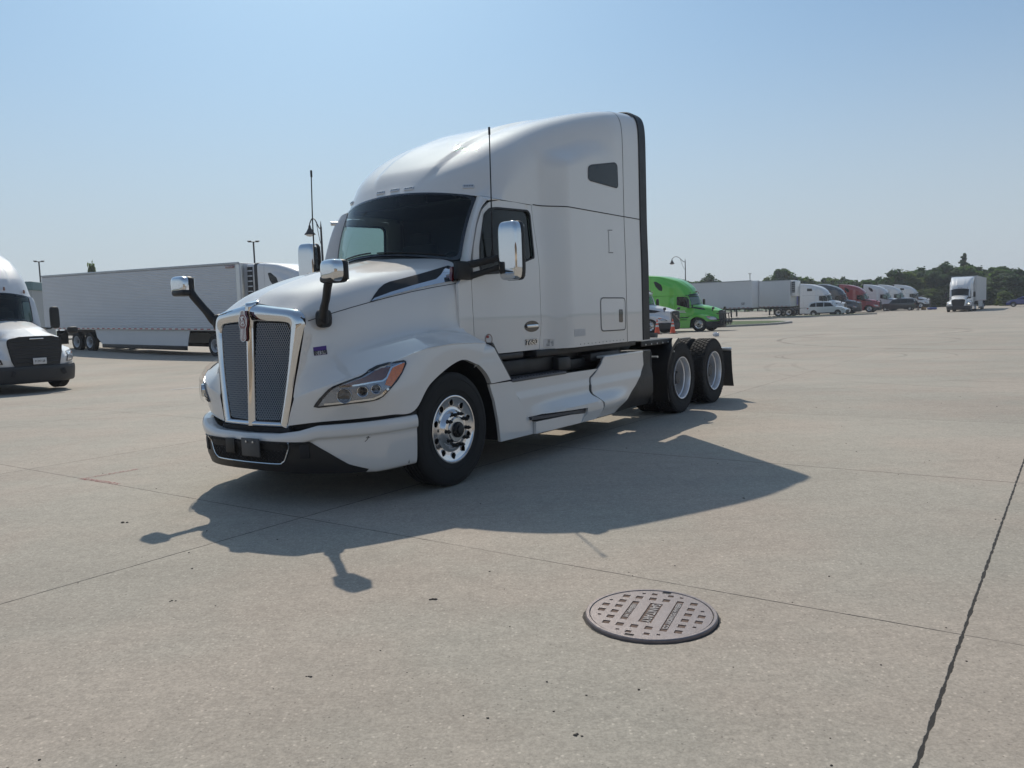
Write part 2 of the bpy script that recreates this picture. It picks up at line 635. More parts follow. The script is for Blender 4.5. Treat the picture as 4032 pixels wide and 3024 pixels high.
prof_f = [(0, -.040), (.04, -.018), (.12, .004), (.30, .016), (.5, .020), (.7, .016), (.88, .006), (.96, -.006), (1, -.045)]
rows_f = []
for k in range(111):
    o_, i_ = catmull(FO, k / 10), catmull(FI, k / 10)
    rows_f.append([(Xg(o_[0] + (i_[0] - o_[0]) * t, o_[1] + (i_[1] - o_[1]) * t) + dx, o_[0] + (i_[0] - o_[0]) * t, o_[1] + (i_[1] - o_[1]) * t) for t, dx in prof_f])
b = MB()
b.grid(rows_f)
b.add([(x, -y, z) for x, y, z in b.v], [f[::-1] for f in b.f])
# centre bar rising over the top edge
bar = []
for k in range(41):
    z = .645 + (1.66 - .645) * min(1, k / 34)
    w_ = .038 + .014 * sst(1.45, 1.66, z)
    q = max(0, (k - 34) / 6)
    x0 = Xg(0, z) - .085 * q ** 1.5
    z += .026 * q
    bar.append([(x0 + dx * (1 - .3 * q), y * w_, z) for y, dx in ((-1, -.03), (-.92, .004), (-.6, .018), (-.2, .028), (0, .031), (.2, .028), (.6, .018), (.92, .004), (1, -.03))])
b.grid(bar)
b.build('grille_frame', M['chrome'], T, 60)
b = MB()
def mesh_lines(poly, pitch, ang, off):
    c, s_ = cos(ang), sin(ang)
    ys = [p[0] * -s_ + p[1] * c for p in poly]
    k = min(ys)
    out = []
    while k < max(ys):
        hits = []
        for i in range(len(poly)):
            a, e = poly[i], poly[(i + 1) % len(poly)]
            da, db = a[0] * -s_ + a[1] * c - k, e[0] * -s_ + e[1] * c - k
            if (da > 0) != (db > 0):
                t = da / (da - db)
                p = (a[0] + (e[0] - a[0]) * t, a[1] + (e[1] - a[1]) * t)
                hits.append((p[0] * c + p[1] * s_, p))
        hits.sort()
        for q in range(0, len(hits) - 1, 2):
            out.append((hits[q][1], hits[q + 1][1]))
        k += pitch
    return out
for pl in (op, opm):
    for ang, off in ((radians(62), 0), (radians(118), .004)):
        for (p, q) in mesh_lines(pl, .0175, ang, 0):
            L = dens([p, q], .12, False)
            b.tube([(Xg(y, z) - .018 + off, y, z) for y, z in L], .0030, 4, cap=False)
b.build('grille_mesh', M['mesh_metal'], T)
b = MB()
b.panel([(-.45, .68), (.45, .68), (.46, 1.51), (-.46, 1.51)], lambda y, z: (Xg(y, z) - .06, y, z), step=.1, thick=.02, out=(1, 0, 0))
b.build('radiator', M['gap'], T)
# emblem on the grille
ez = 1.48
eo = [(0, 1.605), (.03, 1.600), (.032, 1.565), (.047, 1.545), (.053, 1.515), (.047, 1.478), (.034, 1.455), (.036, 1.37), (.022, 1.352), (0, 1.348)]
eo = eo + [(-y, z) for y, z in eo[::-1] if y != 0]
xe = Xg(0, ez) + .066
def em_s(y, z):
    return (xe - .5 * y * y + (1.48 - z) * .03, y, z)
b = MB().panel(eo, em_s, step=.02, thick=.022, out=(1, 0, 0))
em = b.build('emblem', M['red_enamel'], T)
b = MB()
b.ribbon([(p[0] * .97, (p[1] - 1.48) * .98 + 1.48) for p in eo], em_s, .005, .002, .02, (1, 0, 0), closed=True)
b.ribbon([(.038 * cos(a * pi / 12), 1.515 + .038 * sin(a * pi / 12)) for a in range(24)], em_s, .004, .002, .02, (1, 0, 0), closed=True)
for y in (-.017, 0, .017):
    b.ribbon([(y, 1.365), (y, 1.455)], em_s, .007, .003, .02, (1, 0, 0))
    b.ribbon([(y, 1.57), (y * 1.2, 1.598)], em_s, .006, .003, .02, (1, 0, 0))
put_text(b, 'K', .044, (xe + .003, 0, 1.532), (0, 1, 0), (0, 0, 1), bold=.001)
put_text(b, 'W', .040, (xe + .003, 0, 1.500), (0, 1, 0), (0, 0, 1), bold=.001)
b.build('emblem_lettering', M['chrome'], em, 0)

# ---- bumper : section swept round the front
bpl = [(1.318, 0), (1.305, .25), (1.275, .47), (1.21, .66), (1.10, .84), (.95, 1.01), (.77, 1.15), (.52, 1.235)]
def bump_pt(u, v):
    x, y = catmull(bpl, u)
    x2, y2 = catmull(bpl, min(7, u + .02))
    x1, y1 = catmull(bpl, max(0, u - .02))
    d = Vector((x2 - x1, y2 - y1)).normalized()
    n = Vector((-d.y, d.x)) if -d.y > 0 else Vector((d.y, -d.x))
    zt = interp([0, 1.6, 2.6, 3.4, 5, 7], [.595, .60, .625, .665, .678, .700], u)
    zb = interp([0, 2, 4, 5.5, 7], [.292, .29, .275, .262, .285], u)
    # v 0..1 from inner lip over the top to the bottom
    prof = [(-.10, zt - .004), (-.035, zt), (-.012, zt - .012), (0, zt - .045), (-.004, zt - .095), (-.026, zt - .115), (-.030, zt - .20), (-.045, zb + .05), (-.075, zb), (-.14, zb)]
    o, z = catmull(prof, v * 9)
    return (x + n.x * o, y + n.y * o, z)
b = MB()
NU, NV = 56, 36
bg_ = [[bump_pt(7 * i / NU, j / NV) for j in range(NV + 1)] for i in range(NU + 1)]
b.grid(bg_)
b.add([(x, -y, z) for x, y, z in b.v], [f[::-1] for f in b.f])
bumper = b.build('bumper', M['white'], T, 35)
bb = bvh_of(bumper)
def on_bump(y, z):
    h = bb.ray_cast(Vector((3, y, z)), Vector((-1, 0, 0)))
    return h[0] if h[0] is not None else Vector((1.2, y, z))
# dark lower valance across the centre of the bumper
dk = [(-1.0, .295), (-.90, .345), (-.78, .45), (-.66, .54), (.66, .54), (.78, .45), (.90, .345), (1.0, .295), (.98, .272), (.5, .275), (0, .280), (-.5, .275), (-.98, .272)]
def dk_s(y, z):
    h = bb.ray_cast(Vector((3, y, max(z, .31))), Vector((-1, 0, 0)))
    x = h[0].x if h[0] is not None else 1.0
    return (x - (0.35 * max(0, .33 - z)), y, z)
b = MB().panel(dk, dk_s, step=.04, thick=.02, out=(1, 0, 0), proud=.008)
b.build('lower_valance', M['blk'], T)
go = rnd_poly([(-.50, .53), (-.44, .385), (-.36, .355), (.36, .355), (.44, .385), (.50, .53)], .03)
b = MB().panel(go, dk_s, step=.05, thick=.01, out=(1, 0, 0), proud=.012)
lg = b.build('lower_grille', M['gap'], T)
b = MB()
for ang in (radians(40), radians(140)):
    for (p, q) in mesh_lines(go, .026, ang, 0):
        L = dens([p, q], .08, False)
        b.tube([Vector(dk_s(y, z)) + Vector((.016, 0, 0)) for y, z in L], .0028, 4, cap=False)
b.build('lower_grille_mesh', M['blk'], lg)
b = MB()
tp = curve([(-.515, .535), (-.455, .40), (-.42, .368), (-.36, .352), (0, .350), (.36, .352), (.42, .368), (.455, .40), (.515, .535)], 40)
b.tube([Vector(dk_s(y, z)) + Vector((.016, 0, 0)) for y, z in tp], .006, 6)
b.build('chrome_trim', M['chrome'], T)
b = MB()
b.box((1.345, .137, .487), (.012, .225, .150), .01)
b.build('plate_bracket', M['grey_plastic'], T)
b = MB()
b.box((1.335, -.137, .487), (.012, .115, .125), .01)
b.build('radar_sensor', M['blk'], T)
for y in (.10, .185):
    b = MB()
    b.cyl((1.35, y, .535), (1.362, y, .535), .009)
    b.build('plate_bolt', M['alu_rough'], T)
for s_ in (-1, 1):
    b = MB()
    p = Vector(dk_s(s_ * .62, .46))
    b.box(p + Vector((.008, 0, 0)), (.02, .085, .12), .012, rot=Matrix.Rotation(s_ * .45, 3, 'Z'))
    b.build('tow_hook_cover', M['gap'], T)
b = MB()
# black strip between the chrome frame, the fender and the bumper
st = [[(p[0] - .045, p[1] - .02, p[2]) for p in [hood_pt(7 * i / 40, 8) for i in range(0, 24)]],
      [(p[0] - .045, p[1] - .02, p[2] - .045) for p in [hood_pt(7 * i / 40, 8) for i in range(0, 24)]]]
b.grid(st)
b.add([(x, -y, z) for x, y, z in b.v], [f[::-1] for f in b.f])
b.box((1.14, 0, .60), (.10, .86, .075), .01)
b.build('bumper_gap_trim', M['gap'], T)

# ---- headlight
M['lamp_base'] = mat('lamp_housing', (.30, .33, .38), .25, .85)
M['lamp_dark'] = mat('dark_reflector', (.14, .155, .18), .12, .9, 0, .5, 30)
HLO = [(1.117,.815),(1.112,.841),(1.103,.876),(1.084,.922),(1.069,.951),(1.048,.974),(1.018,.993),(.986,1.01),(.948,1.028),(.905,1.045),(.867,1.07),(.825,1.093),(.765,1.119),(.689,1.138),
       (.583,1.148),(.571,1.143),(.571,1.128),(.618,1.061),(.67,1.0),(.732,.94),(.79,.88),(.819,.86),(.846,.852),(.911,.842),(.97,.838),(1.062,.822),(1.107,.811)]
AMD = [(1.016,.978),(.947,1.015),(.904,1.030),(.863,1.052),(.814,1.080),(.766,1.10),(.697,1.106),(.716,1.077),(.75,1.027),(.776,1.008),(.85,1.0),(.908,.99),(.94,.986),(.991,.977)]
AMB = [(.683,1.098),(.638,1.117),(.590,1.131),(.585,1.124),(.627,1.059),(.682,1.001),(.727,.952),(.768,.966),(.741,1.018),(.705,1.072)]
for sd_ in (1, -1):
    def hs(x, z, sd_=sd_):
        p = on_hood(x, z)
        return Vector((p[0], p[1] * sd_, p[2]))
    O_ = (.8, .6 * sd_, 0)
    b = MB().panel(HLO, hs, step=.03, thick=.004, out=O_, proud=.003)
    hl0 = b.build('headlight', M['lamp_base'], T)
    b = MB()
    b.ribbon(HLO, hs, .013, .007, .02, O_, closed=True)
    b.build('headlight_seal', M['gap'], hl0)
    b = MB().panel(AMD, hs, step=.03, thick=.004, out=O_, proud=.008)
    b.build('amber_reflector', M['amber_dark'], hl0)
    b = MB().panel(AMB, hs, step=.03, thick=.004, out=O_, proud=.010)
    b.build('turn_signal', M['amber'], hl0)
    b = MB()
    b.ribbon([(1.03, .972), (.991, .972), (.94, .979), (.85, .993), (.776, 1.0), (.742, 1.022), (.708, 1.075), (.690, 1.102), (.60, 1.132)], hs, .012, .010, .02, O_)
    b.ribbon([(1.09, .832), (.97, .850), (.85, .862), (.80, .885), (.745, .938)], hs, .016, .010, .02, O_)
    b.build('lamp_bezel', M['chrome'], hl0)
    for (x, z, r, kind) in ((1.01, .898, .060, 0), (.912, .926, .047, 1), (.828, .938, .040, 2)):
        p = hs(x, z)
        ax = Vector((.84, .54 * sd_, .02)).normalized()
        c0 = p + ax * .004
        b = MB()
        b.lathe([(r, -.02), (r * 1.02, .012), (r * .96, .022), (r * .86, .020), (r * .80, .010)], c0, ax, 32)
        b.build('lamp_bowl', M['chrome'], hl0, 40)
        b = MB()
        b2 = MB()
        b2.lathe([(r * .82, .013), (r * .5, .009), (.001, .008)], c0, ax, 24)
        b2.build('lamp_reflector', M['lamp_dark'], hl0, 60)
        if kind == 1:
            b.lathe([(r * .62, .002), (r * .60, .014), (r * .4, .024), (.001, .028)], c0, ax, 24)
            b.build('projector_lens', M['dark_glass'], hl0, 60)
        elif kind == 0:
            b.lathe([(r * .90, .016), (r * .90, .022), (r * .83, .020), (r * .83, .012)], c0, ax, 32)
            b.build('lamp_ring', M['grey_plastic'], hl0)
        else:
            for q in (-1, 1):
                cc = c0 + Vector((0, 0, 0)) + ax.cross(Vector((0, 0, 1))) * q * r * .45
                b.lathe([(.009, .0), (.009, .018), (.001, .019)], cc, ax, 12)
            b.build('lamp_bulbs', M['gap'], hl0)
    b = MB().panel([(x, z) for x, z in HLO], hs, step=.03, thick=0, out=O_, proud=.046)
    b.build('headlight_cover', M['clear'], hl0, 60)

# ---- cab
def S(x, z):
    if x > -1.74:
        y = 1.052 - .055 * sst(-1.15, -.45, x)
    else:
        y = 1.052 + .148 * sst(-1.80, -2.18, x)
    y -= .035 * sst(1.95, 2.65, z) * (1 - sst(-1.78, -2.2, x) * .7)
    return (x, y, z)
def sst_desc(a, b_, x):
    return sst(a, b_, x)
ZB, ZS = 1.107, 2.625
door_out = [(-.600, 1.135), (-.612, 1.33), (-.602, 1.83), (-.632, 2.0), (-.66, 2.15), (-.735, 2.35), (-.82, 2.50), (-.93, 2.585), (-1.08, 2.615), (-1.35, 2.622), (-1.672, 2.618),
            (-1.69, 2.40), (-1.735, 2.0), (-1.74, 1.4), (-1.70, 1.20), (-1.685, 1.115), (-.96, 1.115), (-.70, 1.118)]
win = rnd_poly([(-.84, 2.47), (-.93, 2.532), (-1.03, 2.546), (-1.60, 2.566), (-1.648, 2.53), (-1.658, 2.068), (-1.60, 2.055), (-1.25, 1.965), (-1.01, 1.895), (-.75, 1.88), (-.715, 1.94), (-.735, 2.15)], .035)
cabo = [(-.40, 1.24), (-.40, 1.79), (-.44, 1.84), (-.60, 1.86), (-.602, 2.05), (-.66, 2.19), (-.735, 2.39), (-.82, 2.54), (-.92, ZS), (-3.505, ZS), (-3.505, ZB), (-.62, ZB)]
hole = [(x + (.007 if x > -1.2 else -.007), z + (.007 if z > 1.8 else -.004)) for x, z in door_out]
# the cab side is split round the door: cowl + pillar strip, sill, sleeper wall
b = MB()
b.panel([(-.40, 1.10), (-.40, 1.79), (-.44, 1.83), (-.594, 1.86), (-.605, 1.33), (-.593, 1.10)], S, step=.07, thick=.03)
cowl_side = b.build('cowl_side', M['white'], T, 40)
mirror(cowl_side)
b = MB()
b.panel([(-1.693, 1.107), (-1.708, 1.20), (-1.748, 1.4), (-1.743, 2.0), (-1.698, 2.40), (-1.680, ZS), (-3.505, ZS), (-3.505, ZB)], S, step=.06, thick=.03)
cab = b.build('cab_side', M['white'], T, 40)
mirror(cab)
b = MB().panel(door_out, S, [win], step=.05, thick=.035)
door = b.build('door', M['white'], T, 40)
# window rubber + glass
b = MB()
wo = [(x, z) for x, z in win]
b.panel([(x * 1.0 + (.0 if 0 else 0), z) for x, z in win], S, [[((x + 1.17) * .955 - 1.17, (z - 2.24) * .945 + 2.24) for x, z in win]], step=.06, thick=.02, proud=.003, grid=False)
b.build('window_seal', M['blk'], door)
b = MB().panel(win, S, step=.08, thick=0, proud=-.018)
b.build('window_glass', M['glass'], door)
b = MB()
for (hx, hz, rx, rz, pr) in ((-1.557, 1.362, .145, .058, .003),):
    b.panel([(hx + rx * cos(a * pi / 12), hz + rz * sin(a * pi / 12)) for a in range(24)], S, step=.03, thick=.01, proud=pr)
hd = b.build('door_handle', M['blk_gloss'], door)
b = MB()
b.box((-1.557, 1.066, 1.366), (.23, .022, .034), .012)
b.build('handle_bar', M['chrome'], hd)
mirror(door)
# hinge-side cowl filler (behind hood)
b = MB()
b.box((-.55, 0, 1.55), (.30, 1.86, .55), .02)
b.build('firewall', M['blk'], T)

# ---- windshield and pillars
def wbot(y):
    return Vector((-.36 - .42 * y * y, y, 2.105 - .085 * (y / .83) ** 2))
def wtop(y):
    return Vector((-.665 - .2 * y * y - .15 * y ** 4, y, 2.735 - .08 * (y / .88) ** 2))
def wsurf(u, v):
    a = wbot(u * .845)
    c = wtop(u * .885)
    p = a.lerp(c, v)
    return p + Vector((.030, 0, .012)) * sin(pi * v)
wo = rnd_poly([(-1, 0), (1, 0), (1.0, .5), (1, 1), (-1, 1), (-1, .5)], .10, 6)
def ws2(a, v):
    return wsurf(a, v)
b = MB().panel(wo, ws2, step=.08, thick=0, out=(1, 0, .3))
ws = b.build('windshield', M['wind_glass'], T, 60)
b = MB()
inn = [(x * .965, (v - .5) * .93 + .5) for x, v in wo]
b.panel(wo, ws2, [inn], step=.05, thick=.01, out=(1, 0, .3), proud=.002, grid=False)
b.build('windshield_seal', M['blk_gloss'], ws)
# pillar: from the windshield edge to the door edge
D_edge = [(-.596, 1.86), (-.600, 2.0), (-.648, 2.15), (-.722, 2.35), (-.808, 2.51), (-.905, 2.60)]
b = MB()
rows = []
for k in range(17):
    v = -.22 + 1.24 * k / 16
    e = wsurf(.985, v) - Vector((.012, .0, 0))
    q = catmull(D_edge, 5 * k / 16)
    d_ = Vector(S(*q))
    d_.y -= .004
    n = Vector((.75, .66, 0))
    row = []
    for j in range(9):
        t = j / 8
        p = e.lerp(d_, t) + n * (.035 * sin(pi * t) ** .8)
        row.append(p)
    rows.append(row)
b.grid(rows, flip=True)
rows_pillar_top = rows[-1]
pil = b.build('pillar', M['white'], T, 50)
mirror(pil)
# corner piece between pillar top, door and roof (built after the roof curve is known)
# cowl under the windshield
b = MB()
rows = []
for k in range(25):
    y = -1.0 + 2.0 * k / 24
    c0 = Vector((-.36 - .42 * min(abs(y), .9) ** 2, y, 2.10 - .085 * (min(abs(y), .9) / .83) ** 2))
    rows.append([c0 + Vector((-.02, 0, .01)), c0 + Vector((.02, 0, -.012)), c0 + Vector((.10, 0, -.06)), c0 + Vector((.12, 0, -.22))])
b.grid(rows, flip=False)
b.build('cowl', M['blk'], T)
b = MB()
for y0 in (-.70, .05):
    pts = [wsurf((y0 + .66 * t) / .84, .035 + .01 * t) + Vector((.015, 0, .008)) for t in [i / 10 for i in range(11)]]
    b.tube(pts, .008, 6)
b.build('wiper', M['blk'], T)

# ---- roof fairing and sleeper top
CT = [(-.665, 2.735), (-.80, 2.885), (-1.0, 3.045), (-1.3, 3.232), (-1.65, 3.40), (-2.1, 3.575), (-2.6, 3.73), (-3.05, 3.845), (-3.505, 3.93), (-3.97, 3.975)]
XS = [-1.04, -1.15, -1.28, -1.48, -1.75, -2.12, -2.6, -3.05, -3.505, -3.97]
NN = [2.4, 3.4, 4.6, 5.6, 6.4, 7.0, 8.0, 9.0, 11.0, 13.0]
def B0(th):
    """front edge: door corner -> windshield top -> centre"""
    pts = [(-1.04, 1.032, 2.622), (-.975, .985, 2.640), (-.925, .93, 2.652), tuple(wtop(.86)), tuple(wtop(.76)), tuple(wtop(.62)), tuple(wtop(.46)), tuple(wtop(.30)), tuple(wtop(.15)), tuple(wtop(0))]
    return Vector(catmull(pts, 9 * th / (pi / 2)))
def roof_pt(i, th):
    xt, zt = catmull(CT, i)
    xs = catmull([(x,) for x in XS], i)[0]
    n = interp(list(range(10)), NN, i)
    ys0 = 1.018 if xs > -1.7 else 1.018 + .172 * sst(-1.7, -3.4, xs)
    c, s_ = max(0, cos(th)), max(0, sin(th))
    # even spacing along the superellipse
    y = ys0 * c ** (2 / n)
    z = ZS + (zt - ZS) * s_ ** (2 / n)
    x = xs + (xt - xs) * (s_ ** 2)
    # flare of the sleeper below the arc
    if xs < -1.7:
        yS = S(xs, ZS)[1]
        zl = 3.14 + .22 * sst(-1.9, -2.9, xs)
        y += (yS - ys0) * (1 - sst(zl - .10, zl + .12, z)) * (1 if y > .8 else 0)
    else:
        yS = S(xs, ZS)[1]
        y += (yS - ys0) * (1 - sst(2.63, 2.9, z)) * (1 if y > .5 else 0)
    # raised centre panel
    yc = interp([-3.5, -2.4, -1.6, -1.2, -.75], [.62, .52, .46, .45, .38], x)
    f = (1 - sst(yc - .035, yc + .02, y))
    fade = sst(.55, 1.6, i) * (1 - sst(4.5, 7, i))
    z += .030 * f * fade
    p = Vector((x, y, z))
    if i < 1.6:
        wgt = sst(0, 1.6, i)
        q = B0(th)
        # shift of the plain section relative to its own start
        xt0, zt0 = CT[0]
        s0 = Vector((XS[0] + (xt0 - XS[0]) * s_ ** 2, 1.018 * c ** (2 / NN[0]), ZS + (zt0 - ZS) * s_ ** (2 / NN[0])))
        corr = q - s0
        p = p + corr * (1 - wgt)
    return p
def roof_rows(i0, i1, ni, nth=60):
    R = []
    for a in range(ni + 1):
        i = i0 + (i1 - i0) * a / ni
        R.append([roof_pt(i, pi / 2 * (k / nth)) for k in range(nth + 1)])
    return R
def both(rows, flip):
    m = MB()
    m.grid(rows, flip=flip)
    m.add([(p[0], -p[1], p[2]) for p in m.v], [f[::-1] for f in m.f])
    return m
b = both(roof_rows(0, 8, 80), False)
roof = b.build('roof_fairing', M['white'], T, 50)
# extender behind the sleeper: same section continued, with the gap between
ext_rows = []
for a in range(9):
    i = 8.008 + .94 * a / 8
    low = [Vector(S(roof_pt(i, 0).x, z)) for z in [ZB + (ZS - ZB) * k / 20 for k in range(20)]]
    ext_rows.append(low + [roof_pt(i, pi / 2 * (k / 60)) for k in range(61)])
for r in ext_rows:
    for p in r:
        p.y += .004
b = both(ext_rows, False)
ext = b.build('sleeper_extender', M['white'], T, 50)
b = MB()
rr = []
for i in (7.9, 8.1):
    low = [Vector(S(roof_pt(i, 0).x, z)) for z in [ZB + (ZS - ZB) * k / 20 for k in range(20)]]
    rr.append([Vector((p.x, p.y - .006, p.z - (.008 if p.z > 3.7 else 0))) for p in low + [roof_pt(i, pi / 2 * (k / 60)) for k in range(61)]])
both(rr, False).build('extender_gap', M['gap'], T)
# rear wall of sleeper
b = MB()
ring = [p for p in ext_rows[-1]]
fr_ = [Vector(S(-3.5, z)) for z in [ZB + (ZS - ZB) * k / 20 for k in range(20)]] + [roof_pt(7.95, pi / 2 * (k / 60)) for k in range(61)]
loop = [Vector((-3.56, p.y - .012, p.z - .012)) for p in fr_] + [Vector((-3.56, -p.y + .012, p.z - .012)) for p in fr_[::-1]]
b.add(loop, [tuple(range(len(loop)))])
b.build('rear_wall', M['white2'], T, 0)
# black rubber seal behind the extender
sr = []
for (dx, g_) in ((0, .0), (-.012, .012), (-.19, .016), (-.20, .0), (-.19, -.03), (.0, -.03)):
    row = []
    for p in ring:
        q = Vector(p)
        cz = 2.5
        q.x += dx
        q.y += g_ if q.y > .2 else 0
        q.z += (g_ * 1.0 if q.z > 3.5 else 0)
        row.append(q)
    sr.append(row)
b = both(sr, False)
b.build('rubber_seal', M['blk'], T, 40)
b = MB()
cap = [[Vector((p.x + dx, p.y * .999, p.z + dz)) for p in ring if p.z > 3.88] for dx, dz in ((.05, .008), (-.02, .028), (-.20, .028), (-.235, -.01), (-.235, -.07))]
m2 = both(cap, False)
m2.build('roof_cap', M['blk'], T, 50)

lowc = [Vector(S(-1.12, 2.617)), Vector(S(-1.04, 2.612)), Vector(S(-.97, 2.606)), Vector(S(-.905, 2.60))] + [Vector(p) for p in rows_pillar_top[::-1]]
lowc = [Vector(p) for p in curve([tuple(p) for p in lowc], 24)]
upc = [B0(.0 + .52 * k / 24) + Vector((.004, .002, -.004)) for k in range(25)]
b = MB()
b.grid([[lowc[k].lerp(upc[k], q / 3) + Vector((.006, .006, 0)) * sin(pi * q / 3) for q in range(4)] for k in range(25)])
mirror(b.build('pillar_corner', M['white'], T, 60))
side_b = bvh_of(cab, cowl_side, roof, door, ext)
on_side = drape(side_b, 1.2)
# seams
b = MB()
sm = [(-1.70, 2.629), (-2.2, 2.629), (-3.0, 2.629), (-3.95, 2.629)]
b.ribbon(sm, lambda x, z: (x, max(on_side(x, 2.60)[1], on_side(x, 2.66)[1]), z), .010, .003, .05)
mirror(b.build('body_seam', M['gap'], T))
# sleeper upper window
wn = rnd_poly([(-2.93, 3.195), (-3.04, 3.235), (-3.43, 3.243), (-3.47, 3.20), (-3.45, 2.955), (-3.42, 2.935), (-2.99, 3.025), (-2.955, 3.06)], .03)
wn = rnd_poly([(-2.622, 3.112), (-2.70, 3.142), (-3.29, 3.246), (-3.352, 3.225), (-3.36, 2.975), (-3.32, 2.955), (-2.66, 2.966), (-2.615, 2.985)], .03)
b = MB().panel(wn, on_side, step=.05, thick=.004, proud=.003)
mirror(b.build('sleeper_window', M['dark_glass'], T, 60))
b = MB()
b.ribbon(wn, on_side, .012, .004, .04, closed=True)
mirror(b.build('sleeper_window_seal', M['blk'], T))
LD = [(-2.82, 1.646), (-3.46, 1.643), (-3.46, 1.256), (-2.82, 1.262)]
LH = [(-3.285, 1.508), (-3.39, 1.506), (-3.386, 1.348), (-3.285, 1.351)]
LG = [(-3.18, 2.445), (-3.08, 2.438), (-3.075, 2.175), (-3.178, 2.18)]
PL1 = [(-2.19, 1.305), (-2.438, 1.305), (-2.438, 1.225), (-2.19, 1.225)]
PL2 = [(-1.785, 1.215), (-1.94, 1.214), (-1.925, 1.13), (-1.772, 1.133)]
RS = (-0.81, 1.262)
BD = (-1.513, 1.198, .078)
PS = [(1.025, 1.285), (0.933, 1.294), (0.942, 1.224), (1.027, 1.217)]
# luggage door
ld = rnd_poly(LD, .06, 5)
b = MB().panel(ld, S, step=.06, thick=.02, proud=.004)
lo = b.build('luggage_door', M['white'], T)
b = MB()
b.ribbon(ld, S, .011, .006, .04, closed=True)
b.build('luggage_door_seal', M['gap'], lo)
b = MB()
b.panel(rnd_poly(LH, .02), S, step=.05, thick=.01, proud=.007)
b.build('luggage_door_latch', M['blk_gloss'], lo)
mirror(lo)
# grab recess on the sleeper
b = MB()
b.ribbon([(LG[0][0], LG[0][1]), (LG[1][0] + .02, LG[1][1]), (LG[1][0], LG[1][1] - .02), (LG[2][0], LG[2][1] + .02), (LG[2][0] + .02, LG[2][1]), (LG[3][0], LG[3][1])], S, .008, .003, .03)
b.build('access_panel_seam', M['grey_plastic'], T)
for k in range(13):
    b = MB()
    xx = -2.32 - .09 * k
    b.lathe([(.006, 0), (.005, .003), (.001, .004)], Vector(S(xx, 1.135)) + Vector((0, 0, 0)), (0, 1, 0), 8)
    b.build('rivet', M['grey_plastic'], T)
# small plate, paper sticker and round sticker
b = MB().panel(rnd_poly(PL1, .006), S, step=.1, thick=.003, proud=.003)
b.build('data_plate', mat('grey_label', (.5, .5, .5), .4), T)
b = MB().panel(PL2, S, step=.1, thick=.002, proud=.0025)
s1 = b.build('paper_sticker', M['sticker_white'], T)
b = MB()
for k in range(5):
    zc = PL2[0][1] + (PL2[2][1] - PL2[0][1]) * (k + .8) / 6
    b.ribbon([(PL2[0][0] - .02, zc), (PL2[1][0] + .02, zc)], S, .006, .004, .04)
b.build('sticker_print', M['grey_plastic'], s1)
cx, cz = RS
b = MB().panel([(cx + .055 * cos(a * pi / 12), cz + .055 * sin(a * pi / 12)) for a in range(24)], S, step=.05, thick=.002, proud=.003)
s2 = b.build('round_sticker', M['sticker_white'], T)
b = MB()
b.ribbon([(cx + .047 * cos(a * pi / 12), cz + .047 * sin(a * pi / 12)) for a in range(24)], S, .008, .0045, .02, closed=True)
b.build('sticker_ring', mat('brown_print', (.22, .12, .08), .5), s2)
b = MB().panel([(cx - .002, cz + .012), (cx + .033, cz + .012), (cx + .028, cz + .034), (cx - .002, cz + .038)], S, step=.05, thick=.001, proud=.0045)
b.build('sticker_flag', mat('red_print', (.35, .05, .05), .5), s2)
# badge lettering on the door
b = MB()
bx, bz, bs = BD
Y_ = S(bx, bz)[1] + .006
put_text(b, 'T680', bs, (bx, Y_ + .002, bz), (-1, 0, 0), (0, 0, 1), extr=.003, shear=.3, bold=.0016, sx=1.45)
mirror_skip = b.build('model_badge_backing', M['ink'], T, 0)
b = MB()
put_text(b, 'T680', bs, (bx, Y_ + .007, bz), (-1, 0, 0), (0, 0, 1), extr=.002, shear=.3, bold=.0, sx=1.45)
b.build('model_badge', M['chrome'], T, 0)
# purple number sticker on the hood side
b = MB()
b.panel(PS, on_hood, step=.05, thick=.002, proud=.003)
ps = b.build('number_sticker', M['purple'], T)
c_ = Vector((sum(p[0] for p in PS) / 4, 0, sum(p[1] for p in PS) / 4))
ux = Vector((PS[2][0] - PS[3][0], 0, PS[2][1] - PS[3][1])) * .88
uy = Vector((PS[0][0] - PS[3][0], 0, PS[0][1] - PS[3][1]))
o0 = Vector((PS[3][0], 0, PS[3][1])) + ux * .07 + uy * .05
wb = [o0, o0 + ux, o0 + ux + uy * .44, o0 + uy * .44]
b = MB().panel([(p.x, p.z) for p in wb], on_hood, step=.05, thick=.001, proud=.0045)
b.build('sticker_window', M['sticker_white'], ps)
A0, A1, A3 = on_hood(wb[0].x, wb[0].z), on_hood(wb[1].x, wb[1].z), on_hood(wb[3].x, wb[3].z)
nrm = (A1 - A0).cross(A3 - A0).normalized()
if nrm.y < 0:
    nrm = -nrm
b = MB()
put_text(b, '801598', .046, (A0 + A1) / 2 + (A3 - A0) / 2 + nrm * .007, A1 - A0, A3 - A0, bold=.0012, sx=.78)
b.build('sticker_number', M['ink'], ps, 0)
# scuff marks on the bumper
b = MB()
b.ribbon([(1.005, .520), (1.02, .54), (1.03, .565), (1.012, .548), (1.035, .552)], on_bump, .004, .001, .02, (1, 0, 0))
b.build('bumper_scuff', M['ink'], T)

